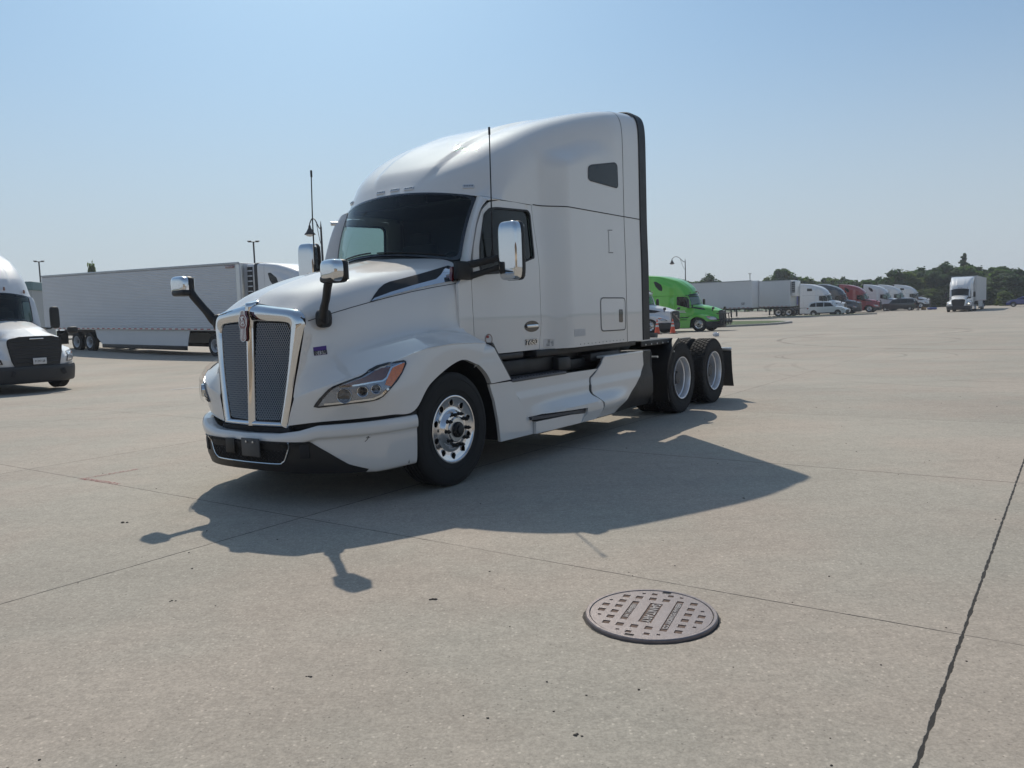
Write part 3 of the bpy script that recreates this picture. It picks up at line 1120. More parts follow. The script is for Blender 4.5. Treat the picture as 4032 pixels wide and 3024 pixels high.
# marker lights above the windshield
def on_roof(y, z0):
    h = roof_b.ray_cast(Vector((3, y, z0)), Vector((-1, 0, 0)))
    return h
roof_b = bvh_of(roof)
for y, z in ((.005, 2.782), (.19, 2.777), (-.19, 2.777), (.79, 2.752), (-.79, 2.752)):
    h = roof_b.ray_cast(Vector((3, y, z)), Vector((-1, 0, 0)))
    if h[0] is None:
        continue
    p, n = h[0], h[1]
    if n.x < 0:
        n = -n
    tx = Vector((0, 0, 1)).cross(n).normalized()
    ty = n.cross(tx)
    R = Matrix((tx, ty, n)).transposed()
    b = MB()
    b.box(p + n * .004, (.115, .04, .022), .012, R)
    mk = b.build('marker_light', M['lens_white'], T)
    b = MB()
    for k in range(4):
        b.box(p + n * .016 + tx * (-.036 + .024 * k), (.014, .012, .006), .003, R)
    b.build('light_segments', M['grey_plastic'], mk)

# ---- cab interior
b = MB()
b.box((-1.25, 0, 1.25), (1.9, 1.96, .06))
b.box((-3.4, 0, 2.2), (.05, 2.2, 2.3))
b.build('cab_floor', M['interior'], T)
b = MB()
b.box((-2.02, 0, 2.0), (.03, 2.1, 1.6))
b.build('sleeper_curtain', M['curtain'], T)
b = MB()
b.box((-1.52, 0, 2.66), (1.0, 1.8, .03))
b.build('headliner', M['interior'], T)
b = MB()
rows = []
for k in range(17):
    y = -.97 + 1.94 * k / 16
    xf = -.40 - .42 * min(abs(y), .9) ** 2
    rows.append([(xf, y, 2.04 - .04 * abs(y)), (xf - .25, y, 2.06 - .04 * abs(y)), (xf - .38, y, 2.02), (xf - .42, y, 1.85), (xf - .35, y, 1.5)])
b.grid(rows, flip=True)
b.build('dashboard', M['interior'], T)
for s_ in (-1, 1):
    b = MB()
    b.box((-1.45, s_ * .55, 1.70), (.50, .52, .16), .06)
    b.box((-1.68, s_ * .55, 2.02), (.14, .50, .62), .06, Matrix.Rotation(-.15, 3, 'Y'))
    b.box((-1.74, s_ * .55, 2.38), (.10, .28, .17), .04)
    b.build('seat', M['seat'], T)
b = MB()
ctr = Vector((-1.08, .55, 1.98))
ax = Vector((-.75, 0, .66)).normalized()
A, u, v = frame_of(ax)
b.tube([ctr + (u * cos(a * pi / 12) + v * sin(a * pi / 12)) * .22 for a in range(25)], .014, 8)
b.tube([ctr + u * .21, ctr - ax * .03, ctr - u * .21], .014, 6)
b.tube([ctr - ax * .02, ctr - ax * .25], .035, 8)
b.build('steering_wheel', M['interior'], T)

# ---- mirrors
def mirror_head(rows):
    return rows
def blob(mb, c, size, e=.5, n=20, R=None, cut=None, mi=0):
    """superellipsoid"""
    v, f = [], []
    R = R or Matrix.Identity(3)
    def pw(a):
        return math.copysign(abs(a) ** e, a)
    for i in range(n + 1):
        th = -pi / 2 + pi * i / n
        for k in range(2 * n):
            ph = 2 * pi * k / (2 * n)
            p = Vector((size[0] / 2 * pw(cos(th)) * pw(cos(ph)), size[1] / 2 * pw(cos(th)) * pw(sin(ph)), size[2] / 2 * pw(sin(th))))
            v.append(R @ p + Vector(c))
    for i in range(n):
        for k in range(2 * n):
            k2 = (k + 1) % (2 * n)
            f.append((i * 2 * n + k, i * 2 * n + k2, (i + 1) * 2 * n + k2, (i + 1) * 2 * n + k))
    mb.add(v, f, mi)
    return mb
for s_ in (1, -1):
    R = Matrix.Rotation(-.22 if s_ > 0 else -.05, 3, 'Z')
    # hood mirror
    b = MB()
    c = Vector((1.135, s_ * .975, 1.878 if s_ > 0 else 1.852))
    blob(b, c, (.125 if s_ > 0 else .09, .235 if s_ > 0 else .225, .175), .52, 14, R)
    hm = b.build('hood_mirror', M['chrome'], T, 60)
    b = MB()
    blob(b, c + R @ Vector((-.042, 0, -.004)), (.07, .240, .180), .46, 14, R)
    b.box(c + Vector((-.005, s_ * -.02, -.062)), (.118, .20, .06), .025, R)
    b.build('mirror_backing', M['blk'], hm)
    b = MB()
    b.panel([(-.10, -.07), (.10, -.07), (.10, .07), (-.10, .07)], lambda a, d: c + R @ Vector((-.080, a, d)), step=.3, thick=.004, out=(-1, 0, 0))
    b.build('mirror_glass', M['chrome'], hm)
    b = MB()
    y0, y1 = .735, .86
    pth = curve([(1.10, s_ * .90, 1.83), (1.09, s_ * .86, 1.76), (1.055, s_ * .80, 1.67), (1.03, s_ * .745, 1.60), (1.00, s_ * .70, 1.53), (.95, s_ * .655, 1.50)], 16)
    b.tube(pth, [interp([0, .5, 1], [.040, .036, .055], k / 16) for k in range(17)], 12, flat=.8)
    blob(b, (.965, s_ * .665, 1.515), (.14, .085, .15), .6, 10)
    b.build('mirror_arm', M['blk'], hm)
    # door mirror
    R = Matrix.Rotation(s_ * -.10, 3, 'Z')
    b = MB()
    c = Vector((-.755, s_ * 1.36, 2.085))
    blob(b, c, (.14, .235, .545), .36, 16, R)
    dm = b.build('door_mirror', M['chrome'], T, 60)
    b = MB()
    blob(b, c + R @ Vector((-.040, 0, 0)), (.075, .240, .550), .34, 14, R)
    b.build('mirror_backing', M['blk'], dm)
    b = MB()
    b.panel([(-.10, -.24), (.10, -.24), (.10, .24), (-.10, .24)], lambda a, d: c + R @ Vector((-.081, a, d)), step=.6, thick=.004, out=(-1, 0, 0))
    b.build('mirror_glass', M['chrome'], dm)
    b = MB()
    for (z0, z1, h0) in ((1.955, 2.045, .070), (1.845, 1.955, .060)):
        P0, P1, P2 = Vector((-.50, s_ * .975, z0)), Vector((-.70, s_ * 1.07, (z0 + z1) / 2)), Vector((-.80, s_ * 1.26, z1))
        pts = curve([tuple(P0), tuple(P1), tuple(P2)], 10)
        b.tube(pts, [h0 * .55 - .010 * k / 10 for k in range(11)], 8, flat=.6)
    b.box((-.505, s_ * .985, 1.917), (.225, .07, .172), .015)
    b.build('mirror_bracket', M['blk'], dm)

# antennas
for s_, x, z0, z1 in ((1, -.88, 2.05, 3.27), (-1, -.56, 2.02, 3.09)):
    b = MB()
    b.tube([(x, s_ * 1.06, z0), (x - .005, s_ * 1.065, (z0 + z1) / 2), (x - .02, s_ * 1.06, z1)], [.009, .007, .006], 6)
    b.cyl((x - .02, s_ * 1.06, z1 - .06), (x - .02, s_ * 1.06, z1 + .01), .011, n=8)
    b.cyl((x, s_ * 1.06, z0 - .06), (x, s_ * 1.06, z0 + .08), .014, n=8)
    b.cyl((x, s_ * .99, z0 - .03), (x, s_ * 1.065, z0 - .03), .012, n=8)
    b.build('antenna', M['blk'], T)
# little camera stub on the passenger pillar
b = MB()
b.cyl((-.86, -.93, 2.545), (-.80, -1.03, 2.55), .022, n=12)
b.build('side_camera', M['alu_rough'], T)

# ---- skirts, steps, tanks
def K(x, z):
    y = 1.200 + .085 * (1 - sst(.47, .59, z)) * sst(-1.0, -2.0, x) - .03 * (1 - sst(.27, .42, z)) + .012 * (1 - sst(.68, .72, z))
    return (x, y, z)
def Kf(x, z):       # flat piece right behind the front wheel
    return (x, 1.228 - .02 * sst(.45, .85, z), z)
def Kr(x, z):       # rear piece, tapers at the bottom
    f = sst(-2.5, -2.9, x)
    y = 1.208 + .075 * (1 - sst(.45, .58, z)) * (1 - sst(-2.9, -3.6, x)) - .07 * (1 - sst(.27, .42, z)) + .018 * (1 - sst(.66, .72, z))
    return (x, y, z)
sk1 = [(-.546, .85), (-.888, .848), (-.925, .842), (-.965, .736), (-1.165, .46), (-1.243, .405), (-1.236, .286), (-.666, .292), (-.648, .439), (-.605, .70)]
b = MB().panel(sk1, Kf, step=.05, thick=.03)
b.build('side_skirt', M['white'], T, 30)
sk2 = [(-.935, .842), (-1.96, .838), (-2.71, .832), (-2.625, .80), (-2.51, .75), (-2.48, .68), (-2.478, .60), (-2.50, .55), (-2.645, .45), (-2.655, .40), (-2.64, .34), (-2.52, .276),
       (-2.18, .278), (-2.28, .372), (-2.285, .432), (-1.40, .468), (-1.175, .462), (-.975, .736)]
b = MB().panel(sk2, K, step=.04, thick=.03)
b.build('side_skirt', M['white'], T, 30)
sk2b = [(-2.172, .277), (-2.27, .37), (-1.95, .392), (-1.252, .408), (-1.246, .286)]
b = MB().panel(sk2b, lambda x, z: (x, 1.262, z), step=.05, thick=.05)
b.build('step_skirt', M['white'], T, 30)
sk3 = [(-2.862, .955), (-3.40, .968), (-3.925, .972), (-3.945, .79), (-3.86, .70), (-3.66, .55), (-3.40, .41), (-3.084, .278), (-2.80, .274), (-2.545, .277),
       (-2.672, .345), (-2.685, .40), (-2.677, .445), (-2.53, .56), (-2.508, .60), (-2.508, .68), (-2.535, .74), (-2.65, .79), (-2.80, .89), (-2.83, .93)]
b = MB().panel(sk3, Kr, step=.04, thick=.03)
b.build('side_skirt', M['white'], T, 30)
b = MB()
b.ribbon([(-2.855, .95), (-2.815, .91), (-2.725, .845), (-2.64, .795), (-2.523, .745), (-2.493, .68), (-2.493, .60), (-2.515, .555), (-2.662, .447), (-2.67, .40), (-2.655, .34), (-2.53, .274)],
         lambda x, z: (x, Kr(x, z)[1] - .012, z), .045, .0, .03)
b.build('skirt_seam', M['gap'], T)
b = MB()
b.panel([(-3.93, .972), (-4.17, .935), (-4.205, .77), (-4.195, .262), (-3.066, .272), (-3.40, .405), (-3.66, .545), (-3.87, .695), (-3.952, .79)], lambda x, z: (x, Kr(x, z)[1] - .004 + .0 * z, z), step=.08, thick=.04)
b.box((-4.05, 1.05, .955), (.26, .32, .03), .01)
b.box((-4.19, 1.05, .60), (.03, .32, .68), .01)
b.build('rear_skirt_panel', M['blk'], T, 30)
# top shelf of the rear fairing
b = MB()
b.box((-3.40, 1.08, .955), (1.08, .27, .03), .012)
b.build('fairing_shelf', M['white'], T)
# steps
b = MB()
b.box((-1.45, 1.10, .848), (1.06, .22, .03), .008)
for k in range(18):
    b.box((-.98 - .055 * k, 1.12, .867), (.022, .15, .010), .003)
b.build('upper_step', M['tread_plate'], T)
b = MB()
b.panel([(-1.17, 1.262), (-1.26, 1.08), (-2.38, 1.08), (-2.285, 1.262)], lambda x, y: (x, y, .462 - .045 * (-x - 1.17) / 1.12), step=.3, thick=.03, out=(0, 0, 1))
for k in range(20):
    b.box((-1.27 - .05 * k, 1.17, .466 - .045 * (.1 + .05 * k) / 1.12), (.020, .11, .008), .003)
b.build('lower_step', M['tread_plate'], T)
b = MB()
b.box((-2.3, 1.04, .50), (2.6, .10, .30), .01)
b.box((-2.3, .90, .96), (3.1, .06, .36), .01)
b.box((-1.6, .97, .95), (1.2, .12, .17), .03)
b.box((-2.12, 1.02, .93), (.28, .20, .17), .04)
b.box((-2.55, .98, .90), (.55, .10, .13), .03)
b.box((-3.1, 1.00, .96), (.75, .22, .11), .03)
b.box((-2.75, .93, 1.075), (2.4, .35, .07), .01)
b.box((-1.0, .95, 1.08), (.7, .25, .05), .01)
mirror(b.build('underbody_cladding', M['blk_frame'], T))
b = MB()
b.tube([(-1.2, -.88, .58), (-3.6, -.88, .58)], .31, 24)
b.build('fuel_tank', M['alu_rough'], T)
b = MB()
b.box((-2.45, -1.16, .56), (3.6, .04, .62), .02)
b.build('far_side_skirt', M['white'], T)

# ---- wheels
def tyre_mesh(R=.505, w_=.27, rim=.292, tread='rib', n=72):
    b = MB()
    h = w_ / 2
    prof = [(rim - .01, h * .80), (rim + .02, h * .92), (rim + .07, h * .99), (R * .80, h * 1.0), (R * .90, h * .985), (R * .96, h * .93), (R - .008, h * .84), (R, h * .74)]
    g = []
    if tread == 'rib':
        for k in (.45, .15):
            g += [(R, h * (k + .08)), (R - .014, h * (k + .055)), (R - .014, h * (k - .0)), (R, h * (k - .03))]
    else:
        g = [(R - .012, h * .70), (R - .012, 0.01)]
    half = prof + g
    full_ = half + [(r, -y) for r, y in half[::-1]]
    b.lathe(full_, (0, 0, 0), (0, 1, 0), n)
    # sidewall ribs
    for rr in (R * .70, R * .88):
        b.lathe([(rr - .004, h * .99), (rr, h * 1.012), (rr + .004, h * .99)], (0, 0, 0), (0, 1, 0), n)
    if tread == 'lug':
        m = 46
        for row, yy in enumerate((-.74, -.37, 0, .37, .74)):
            for k in range(m):
                a = 2 * pi * (k + (row % 2) * .5) / m
                c = Vector((cos(a) * (R - .006), yy * h, sin(a) * (R - .006)))
                Rm = Matrix.Rotation(-a, 3, 'Y')
                s6 = []
                for q in range(6):
                    aa = pi / 3 * q
                    s6.append((cos(aa) * .0235, sin(aa) * .028))
                v = [c + Rm @ Vector((.006, s6[q][1] * .8 / 1, s6[q][0] * 1.15)) for q in range(6)] + [c + Rm @ Vector((-.012, s6[q][1] * .9, s6[q][0] * 1.25)) for q in range(6)]
                f = [tuple(range(6))] + [(q, q + 6, (q + 1) % 6 + 6, (q + 1) % 6) for q in range(6)]
                b.add(v, f)
        for yy in (-.9, .9):
            for k in range(60):
                a = 2 * pi * k / 60
                c = Vector((cos(a) * (R - .03), yy * h, sin(a) * (R - .03)))
                Rm = Matrix.Rotation(-a, 3, 'Y')
                b.box(c, (.036, .022, .034), .006, Rm, seg=1)
    return b
def rim_front(b, R=.30, out=.135):
    """convex polished disc with ten hand holes; built by an angular/radial grid"""
    n, hs = 200, 10
    prof = [(.298, out * .86), (.302, out * .98), (.297, out * 1.0), (.288, out * .99), (.282, out * .90), (.262, out * .86), (.235, out * .80), (.200, out * .76), (.175, out * .80), (.160, out * 1.0), (.150, out * 1.12), (.120, out * 1.16), (.112, out * 1.15)]
    rows = []
    P = []
    for i in range(len(prof) - 1):
        (r0, h0), (r1, h1) = prof[i], prof[i + 1]
        k = max(1, int(abs(r1 - r0) / .005))
        for q in range(k):
            P.append((r0 + (r1 - r0) * q / k, h0 + (h1 - h0) * q / k))
    P.append(prof[-1])
    v = []
    for (r, h) in P:
        for k in range(n):
            a = 2 * pi * k / n
            v.append((r * cos(a), h, r * sin(a)))
    f = []
    for i in range(len(P) - 1):
        for k in range(n):
            rm = (P[i][0] + P[i + 1][0]) / 2
            am = 2 * pi * (k + .5) / n
            near = round(am / (2 * pi / hs)) * (2 * pi / hs)
            dx, dy = rm * cos(am) - .238 * cos(near), rm * sin(am) - .238 * sin(near)
            if dx * dx + dy * dy < .0285 ** 2:
                continue
            k2 = (k + 1) % n
            f.append((i * n + k, (i + 1) * n + k, (i + 1) * n + k2, i * n + k2))
    b.add(v, f)
    # barrel and hole lips
    b.lathe([(.285, out * .9), (.275, out * .4), (.27, -out)], (0, 0, 0), (0, 1, 0), 48)
    for k in range(hs):
        a = 2 * pi * k / hs
        b.lathe([(.0335, -.002), (.0320, .004), (.0285, .004), (.0270, -.003), (.0270, -.02)], (.238 * cos(a), out * .805, .238 * sin(a)), (0, 1, 0), 24)
    return b
def wheel(loc, side, kind):
    """side +1: outer face looks to +Y of the truck"""
    R0 = .505
    if kind == 'steer':
        ty = tyre_mesh(R0, .28, tread='rib').build('wheel', M['rubber'], T, 40)
        b = MB()
        rim_front(b)
        rim = b.build('rim', M['alu'], ty, 50)
        b = MB()
        b.lathe([(.112, .12), (.112, .158), (.104, .166), (.068, .168)], (0, 0, 0), (0, 1, 0), 40)
        b.build('hub', M['alu_rough'], ty, 40)
        b = MB()
        b.lathe([(.070, .15), (.069, .185), (.060, .196), (.045, .198), (.042, .212), (.034, .216), (0.001, .217)], (0, 0, 0), (0, 1, 0), 32)
        b.build('hub_cap', M['blk'], ty, 40)
        b = MB()
        b.lathe([(.27, .05), (.001, .03)], (0, 0, 0), (0, 1, 0), 24)
        b.build('brake_drum', M['gap'], ty)
        for k in range(10):
            a = 2 * pi * (k + .5) / 10
            b = MB()
            c = Vector((.1425 * cos(a), .15, .1425 * sin(a)))
            b.lathe([(.019, .0), (.019, .005), (.014, .008), (.014, .028), (.0175, .030), (.0175, .036), (.010, .052), (.007, .060), (.001, .062)], c, (0, 1, 0), 12)
            b.build('lug_nut', M['blk'], ty, 40)
        ty.rotation_euler = (0, .32, 0 if side > 0 else pi)
    else:
        ty = tyre_mesh(R0, .265, tread='lug').build('wheel', M['rubber'], T, 40)
        b = MB()
        o = .132 * side
        b.lathe([(.292, .11), (.302, .130), (.300, .138), (.288, .135), (.280, .118), (.276, .06), (.262, .05), (.258, -.01), (.256, -.08), (.20, -.10), (.15, -.10)], (0, 0, 0), (0, 1, 0), 64)
        b.build('rim', M['alu_light'], ty, 40)
        b = MB()
        b.lathe([(.16, -.10), (.13, -.09), (.115, -.02), (.09, .05), (.085, .07), (.001, .075)], (0, 0, 0), (0, 1, 0), 32)
        for k in range(10):
            a = 2 * pi * (k + .5) / 10
            b.lathe([(.02, -.10), (.02, -.06), (.012, -.04), (.001, -.035)], (.1425 * cos(a), 0, .1425 * sin(a)), (0, 1, 0), 8)
        b.build('hub', M['grey_plastic'], ty, 40)
        ty.rotation_euler = (0, 0, 0 if side > 0 else pi)
    ty.location = loc
    return ty
wheel((0, 1.065, .503), 1, 'steer')
wheel((0, -1.065, .503), -1, 'steer')
for x in (-5.338, -6.656):
    for s_ in (1, -1):
        for y in (1.035, .70):
            wheel((x, s_ * y, .503), s_, 'drive')
# wheel well liner and axle
b = MB()
ww = [(-.06 + .64 * cos(pi * k / 24), .49 + .64 * sin(pi * k / 24)) for k in range(25)]
ww = [(ww[0][0], .30)] + ww + [(ww[-1][0], .30)]
b.grid([[(x, 1.17, z) for x, z in ww], [(x, .62, z) for x, z in ww]])
b.add([(x, .62, z) for x, z in ww], [tuple(range(len(ww)))])
mirror(b.build('wheel_well', M['gap'], T))
b = MB()
for x in (0, -5.338, -6.656):
    b.cyl((x, -1, .5), (x, 1, .5), .06 if x == 0 else .09, n=12)
b.box((-5.338, 0, .5), (.35, .35, .35), .1)
b.box((-6.656, 0, .5), (.35, .35, .35), .1)
b.build('axle', M['blk_frame'], T)
# chassis, deck, fifth wheel, quarter fender, mudflap
b = MB()
for s_ in (-1, 1):
    b.box((-3.35, s_ * .43, .86), (8.2, .09, .27), .01)
for x in (-4.5, -5.9, -7.3):
    b.box((x, 0, .86), (.1, .8, .2), .01)
b.box((-3.9, 0, .55), (.5, 1.1, .3), .05)
b.box((-1.7, 0, .60), (2.6, .7, .40), .08)
b.box((-2.6, .62, .52), (1.9, .5, .42), .04)
b.build('chassis_frame', M['blk_frame'], T)
b = MB()
b.box((-4.72, .50, 1.075), (1.05, 1.2, .012), .003)
b.box((-4.66, 1.10, 1.045), (1.08, .012, .07), .003)
dk_ = b.build('deck_plate', M['blk_frame'], T)
b = MB()
for k in range(6):
    lat = -4.25 - .185 * k
    b.lathe([(.012, 0), (.010, .006), (.001, .008)], (lat, 1.106, 1.03), (0, 1, 0), 8)
b.build('deck_rivets', M['alu_rough'], dk_)
b = MB()
b.lathe([(.50, .0), (.50, .36), (.48, .36), (.48, 0)], (-5.90, -.18, .955), (0, 0, 1), 4)
fw = MB()
fw.panel([(-5.45, -.42), (-5.45, .42), (-6.0, .46), (-6.35, .36), (-6.55, .25), (-6.05, .05), (-6.0, 0), (-6.05, -.05), (-6.55, -.25), (-6.35, -.36), (-6.0, -.46)], lambda x, y: (x, y, 1.13 + (x + 6) * .04), step=.2, thick=.06, out=(0, 0, 1))
fw.box((-5.9, 0, 1.03), (.5, .9, .10), .02)
fw.build('fifth_wheel', M['blk_frame'], T)
for x0 in (-5.338,):
    b = MB()
    rows = []
    for k in range(21):
        a = radians(98 - 2 + (200 - 98) * k / 20 - 16)
        cx_, cz_ = x0, .505
        a = radians(75 - 100 * k / 20)
        rows.append([(cx_ + cos(a) * .60, y, cz_ + sin(a) * .60) for y in (.52, .56, .85, 1.16, 1.19, 1.19)])
    rows = [[(p[0], p[1], p[2] - (.03 if j in (0, 5) else 0)) for j, p in enumerate(r)] for r in rows]
    b.grid(rows)
    b.grid([[(p[0] - .02, p[1], p[2] - .02) for p in r] for r in rows], flip=True)
    mirror(b.build('quarter_fender', M['blk'], T, 60))
b = MB()
b.tube([(-4.42, .45, .86), (-4.42, 1.2, .86)], .016, 8)
b.tube([(-4.98, .45, .90), (-4.98, 1.2, .90)], .012, 8)
mirror(b.build('fender_bracket', M['alu_rough'], T))
b = MB()
b.box((-7.30, .80, .80), (.05, .85, .06), .02)
mirror(b.build('mudflap_bracket', M['alu_rough'], T))
b = MB()
rows = []
for k in range(9):
    z = .79 - .60 * k / 8
    rows.append([(-7.31 - .10 * (k / 8) ** 2, y, z) for y in (.62, .8, 1.0, 1.22)])
b.grid(rows)
b.grid([[(p[0] + .012, p[1], p[2]) for p in r] for r in rows], flip=True)
mirror(b.build('mudflap', mat('mudflap_rubber', (.05, .05, .05), .55), T))
b = MB()
b.box((-7.42, 0, .86), (.06, 1.0, .2), .01)
b.build('rear_crossmember', M['blk_frame'], T)
# air and electric lines at the back of the cab
b = MB()
b.box((-4.02, .62, 1.16), (.14, .10, .30), .02)
b.tube(curve([(-4.10, .62, 1.25), (-4.3, .60, 1.10), (-4.25, .5, .98), (-4.1, .45, .95)], 12), .02, 6)
b.build('air_line_box', M['blk_frame'], T)

# ================================================================ ground
def gh(x, y):
    """gentle lie of the lot"""
    f = sst(14, 24, sqrt(x * x + y * y))
    return f * (.42 * math.exp(-((x + 27) / 9) ** 2 - ((y - 46) / 13) ** 2) - .20 * math.exp(-((x - 13) / 10) ** 2 - ((y - 57) / 9) ** 2) - .14 * math.exp(-((x + 13) / 5) ** 2 - ((y - 22) / 5) ** 2)
                - .12 * math.exp(-((x - 48) / 25) ** 2 - ((y - 100) / 25) ** 2))
GA = radians(54.65)
gdx, gdy = cos(GA), sin(GA)
def concrete():
    m = bpy.data.materials.new('concrete')
    m.use_nodes = True
    t = m.node_tree
    N, L = t.nodes, t.links
    p = N['Principled BSDF']
    tc = N.new('ShaderNodeTexCoord')
    sx = N.new('ShaderNodeSeparateXYZ')
    L.new(tc.outputs['Object'], sx.inputs[0])
    X, Y = sx.outputs[0], sx.outputs[1]
    def mth(op, a, b=None, c=None):
        n = N.new('ShaderNodeMath')
        n.operation = op
        for i, v in enumerate((a, b, c)):
            if v is None:
                continue
            if isinstance(v, (int, float)):
                n.inputs[i].default_value = v
            else:
                L.new(v, n.inputs[i])
        return n.outputs[0]
    def rng(v, a, b, c, d, smooth=True):
        n = N.new('ShaderNodeMapRange')
        n.interpolation_type = 'SMOOTHSTEP' if smooth else 'LINEAR'
        L.new(v, n.inputs[0])
        for i, q in enumerate((a, b, c, d)):
            n.inputs[i + 1].default_value = q
        return n.outputs[0]
    def noise(sc, det=3, rough=.55, vec=None, dist=0):
        n = N.new('ShaderNodeTexNoise')
        n.inputs['Scale'].default_value = sc
        n.inputs['Detail'].default_value = det
        n.inputs['Roughness'].default_value = rough
        n.inputs['Distortion'].default_value = dist
        L.new(vec or tc.outputs['Object'], n.inputs['Vector'])
        return n.outputs[0]
    U = mth('ADD', mth('MULTIPLY', X, gdx), mth('MULTIPLY', Y, gdy))
    V = mth('ADD', mth('MULTIPLY', X, -gdy), mth('MULTIPLY', Y, gdx))
    wob = mth('MULTIPLY', mth('SUBTRACT', noise(9, 5, .7), .5), .008)
    wn = noise(14, 3)
    gate = noise(1.1, 2)
    def periodic(c, off, per):
        a = mth('ADD', mth('SUBTRACT', c, off), wob)
        b_ = mth('WRAP', a, per / 2, -per / 2)
        return mth('ABSOLUTE', b_)
    def line(d, w0, w1, s):
        """width modulated by noise"""
        wd = rng(wn, .3, .7, w0, w1)
        e = mth('SUBTRACT', d, wd)
        return rng(e, -.0006, .0030, s, 0.0)
    far = rng(mth('SQRT', mth('ADD', mth('MULTIPLY', X, X), mth('MULTIPLY', Y, Y))), 7, 25, 1, .45)
    l1 = line(periodic(V, .407, 4.45), .0018, .0055, .93)
    l2 = mth('MULTIPLY', line(periodic(U, 4.0, 3.575), .0014, .0044, .85), rng(gate, .34, .50, .45, 1.0))
    l3 = mth('MULTIPLY', line(mth('ABSOLUTE', mth('ADD', mth('SUBTRACT', V, 8.11), wob)), .0004, .0016, .5), 1.0)
    lc = line(mth('ABSOLUTE', mth('ADD', mth('SUBTRACT', V, .407), wob)), .0020, .0085, .97)
    la = line(mth('ABSOLUTE', mth('ADD', mth('SUBTRACT', V, 4.857), wob)), .0015, .0060, .9)
    ld_ = line(mth('ABSOLUTE', mth('ADD', mth('SUBTRACT', U, 7.575), wob)), .0022, .0060, .88)
    l1 = mth('MAXIMUM', l1, ld_)
    lines = mth('MAXIMUM', mth('MAXIMUM', l1, l2), mth('MAXIMUM', l3, mth('MAXIMUM', lc, la)))
    lines = mth('MULTIPLY', lines, far)
    # a hair crack by the manhole
    # faint tyre marks : rings of large radius
    marks = None
    for (cx, cy, r, wd, s) in ((9.2, 22.6, 1.7, .06, .20), (9.8, 22.2, 2.2, .05, .16), (12.5, 31.0, 4.2, .10, .16), (20, 30, 9.5, .14, .22),
                               (16, 40, 6.0, .2, .22), (11.0, 17.5, 5.2, .10, .07), (11.9, 18.2, 5.2, .10, .07)):
        dd = mth('ABSOLUTE', mth('SUBTRACT', mth('SQRT', mth('ADD', mth('POWER', mth('ABSOLUTE', mth('SUBTRACT', X, cx)), 2), mth('POWER', mth('ABSOLUTE', mth('SUBTRACT', Y, cy)), 2))), r))
        mk = rng(dd, wd * .35, wd, s, 0)
        marks = mk if marks is None else mth('MAXIMUM', marks, mk)
    brk = noise(.55, 3)
    marks = mth('MULTIPLY', marks, rng(brk, .38, .54, .1, 1.5))
    # aggregate
    vo = N.new('ShaderNodeTexVoronoi')
    vo.inputs['Scale'].default_value = 55
    L.new(tc.outputs['Object'], vo.inputs['Vector'])
    sc_ = N.new('ShaderNodeSeparateColor')
    L.new(vo.outputs['Color'], sc_.inputs[0])
    br = mth('MULTIPLY', rng(sc_.outputs[0], .84, .90, 0, 1), rng(vo.outputs['Distance'], .20, .42, 1, 0))
    dk = mth('MULTIPLY', rng(sc_.outputs[1], .88, .92, 0, 1), rng(vo.outputs['Distance'], .12, .30, 1, 0))
    vo2 = N.new('ShaderNodeTexVoronoi')
    vo2.inputs['Scale'].default_value = 26
    L.new(tc.outputs['Object'], vo2.inputs['Vector'])
    sc2 = N.new('ShaderNodeSeparateColor')
    L.new(vo2.outputs['Color'], sc2.inputs[0])
    br2 = mth('MULTIPLY', rng(sc2.outputs[0], .955, .97, 0, 1), rng(vo2.outputs['Distance'], .12, .26, 1, 0))
    fine = mth('MULTIPLY', rng(noise(70, 5, .75), .28, .72, .80, 1.18), rng(noise(28, 4, .7), .28, .72, .90, 1.10))
    mid = rng(noise(7, 5, .65), .25, .75, .93, 1.07)
    big = rng(noise(.35, 4, .6), .3, .7, .93, 1.06)
    mp = N.new('ShaderNodeMapping')
    mp.inputs['Rotation'].default_value = (0, 0, -GA)
    mp.inputs['Scale'].default_value = (.12, 1.6, 1)
    L.new(tc.outputs['Object'], mp.inputs[0])
    streak = rng(noise(1.4, 4, .6, mp.outputs[0]), .3, .7, .96, 1.03)
    k = mth('MULTIPLY', mth('MULTIPLY', fine, mid), mth('MULTIPLY', big, streak))
    wn_ = N.new('ShaderNodeTexWhiteNoise')
    wn_.noise_dimensions = '2D'
    cb = N.new('ShaderNodeCombineXYZ')
    L.new(mth('FLOOR', mth('DIVIDE', mth('SUBTRACT', U, 4.0), 3.575)), cb.inputs[0])
    L.new(mth('FLOOR', mth('DIVIDE', mth('SUBTRACT', V, .407), 4.45)), cb.inputs[1])
    L.new(cb.outputs[0], wn_.inputs['Vector'])
    k = mth('MULTIPLY', k, rng(wn_.outputs['Value'], 0, 1, .955, 1.035, False))
    drip = mth('MULTIPLY', rng(noise(6.5, 2, .5), .74, .80, 0, .28), rng(gate, .45, .6, 0, 1))
    k = mth('MULTIPLY', k, mth('SUBTRACT', 1, drip))
    stain = mth('MULTIPLY', rng(noise(1.7, 5, .7, None, .6), .66, .76, 0, .16), 1)
    k = mth('MULTIPLY', k, mth('SUBTRACT', 1, stain))
    k = mth('MULTIPLY', k, mth('SUBTRACT', 1, marks))
    k = mth('ADD', k, mth('MULTIPLY', mth('ADD', br, br2), .36))
    k = mth('MULTIPLY', k, mth('SUBTRACT', 1, mth('MULTIPLY', dk, .45)))
    hue = noise(.5, 3)
    cm = N.new('ShaderNodeMix')
    cm.data_type = 'RGBA'
    cm.inputs[6].default_value = (.385, .336, .282, 1)
    cm.inputs[7].default_value = (.368, .338, .286, 1)
    L.new(rng(hue, .4, .6, 0, 1), cm.inputs[0])
    vm = N.new('ShaderNodeVectorMath')
    vm.operation = 'SCALE'
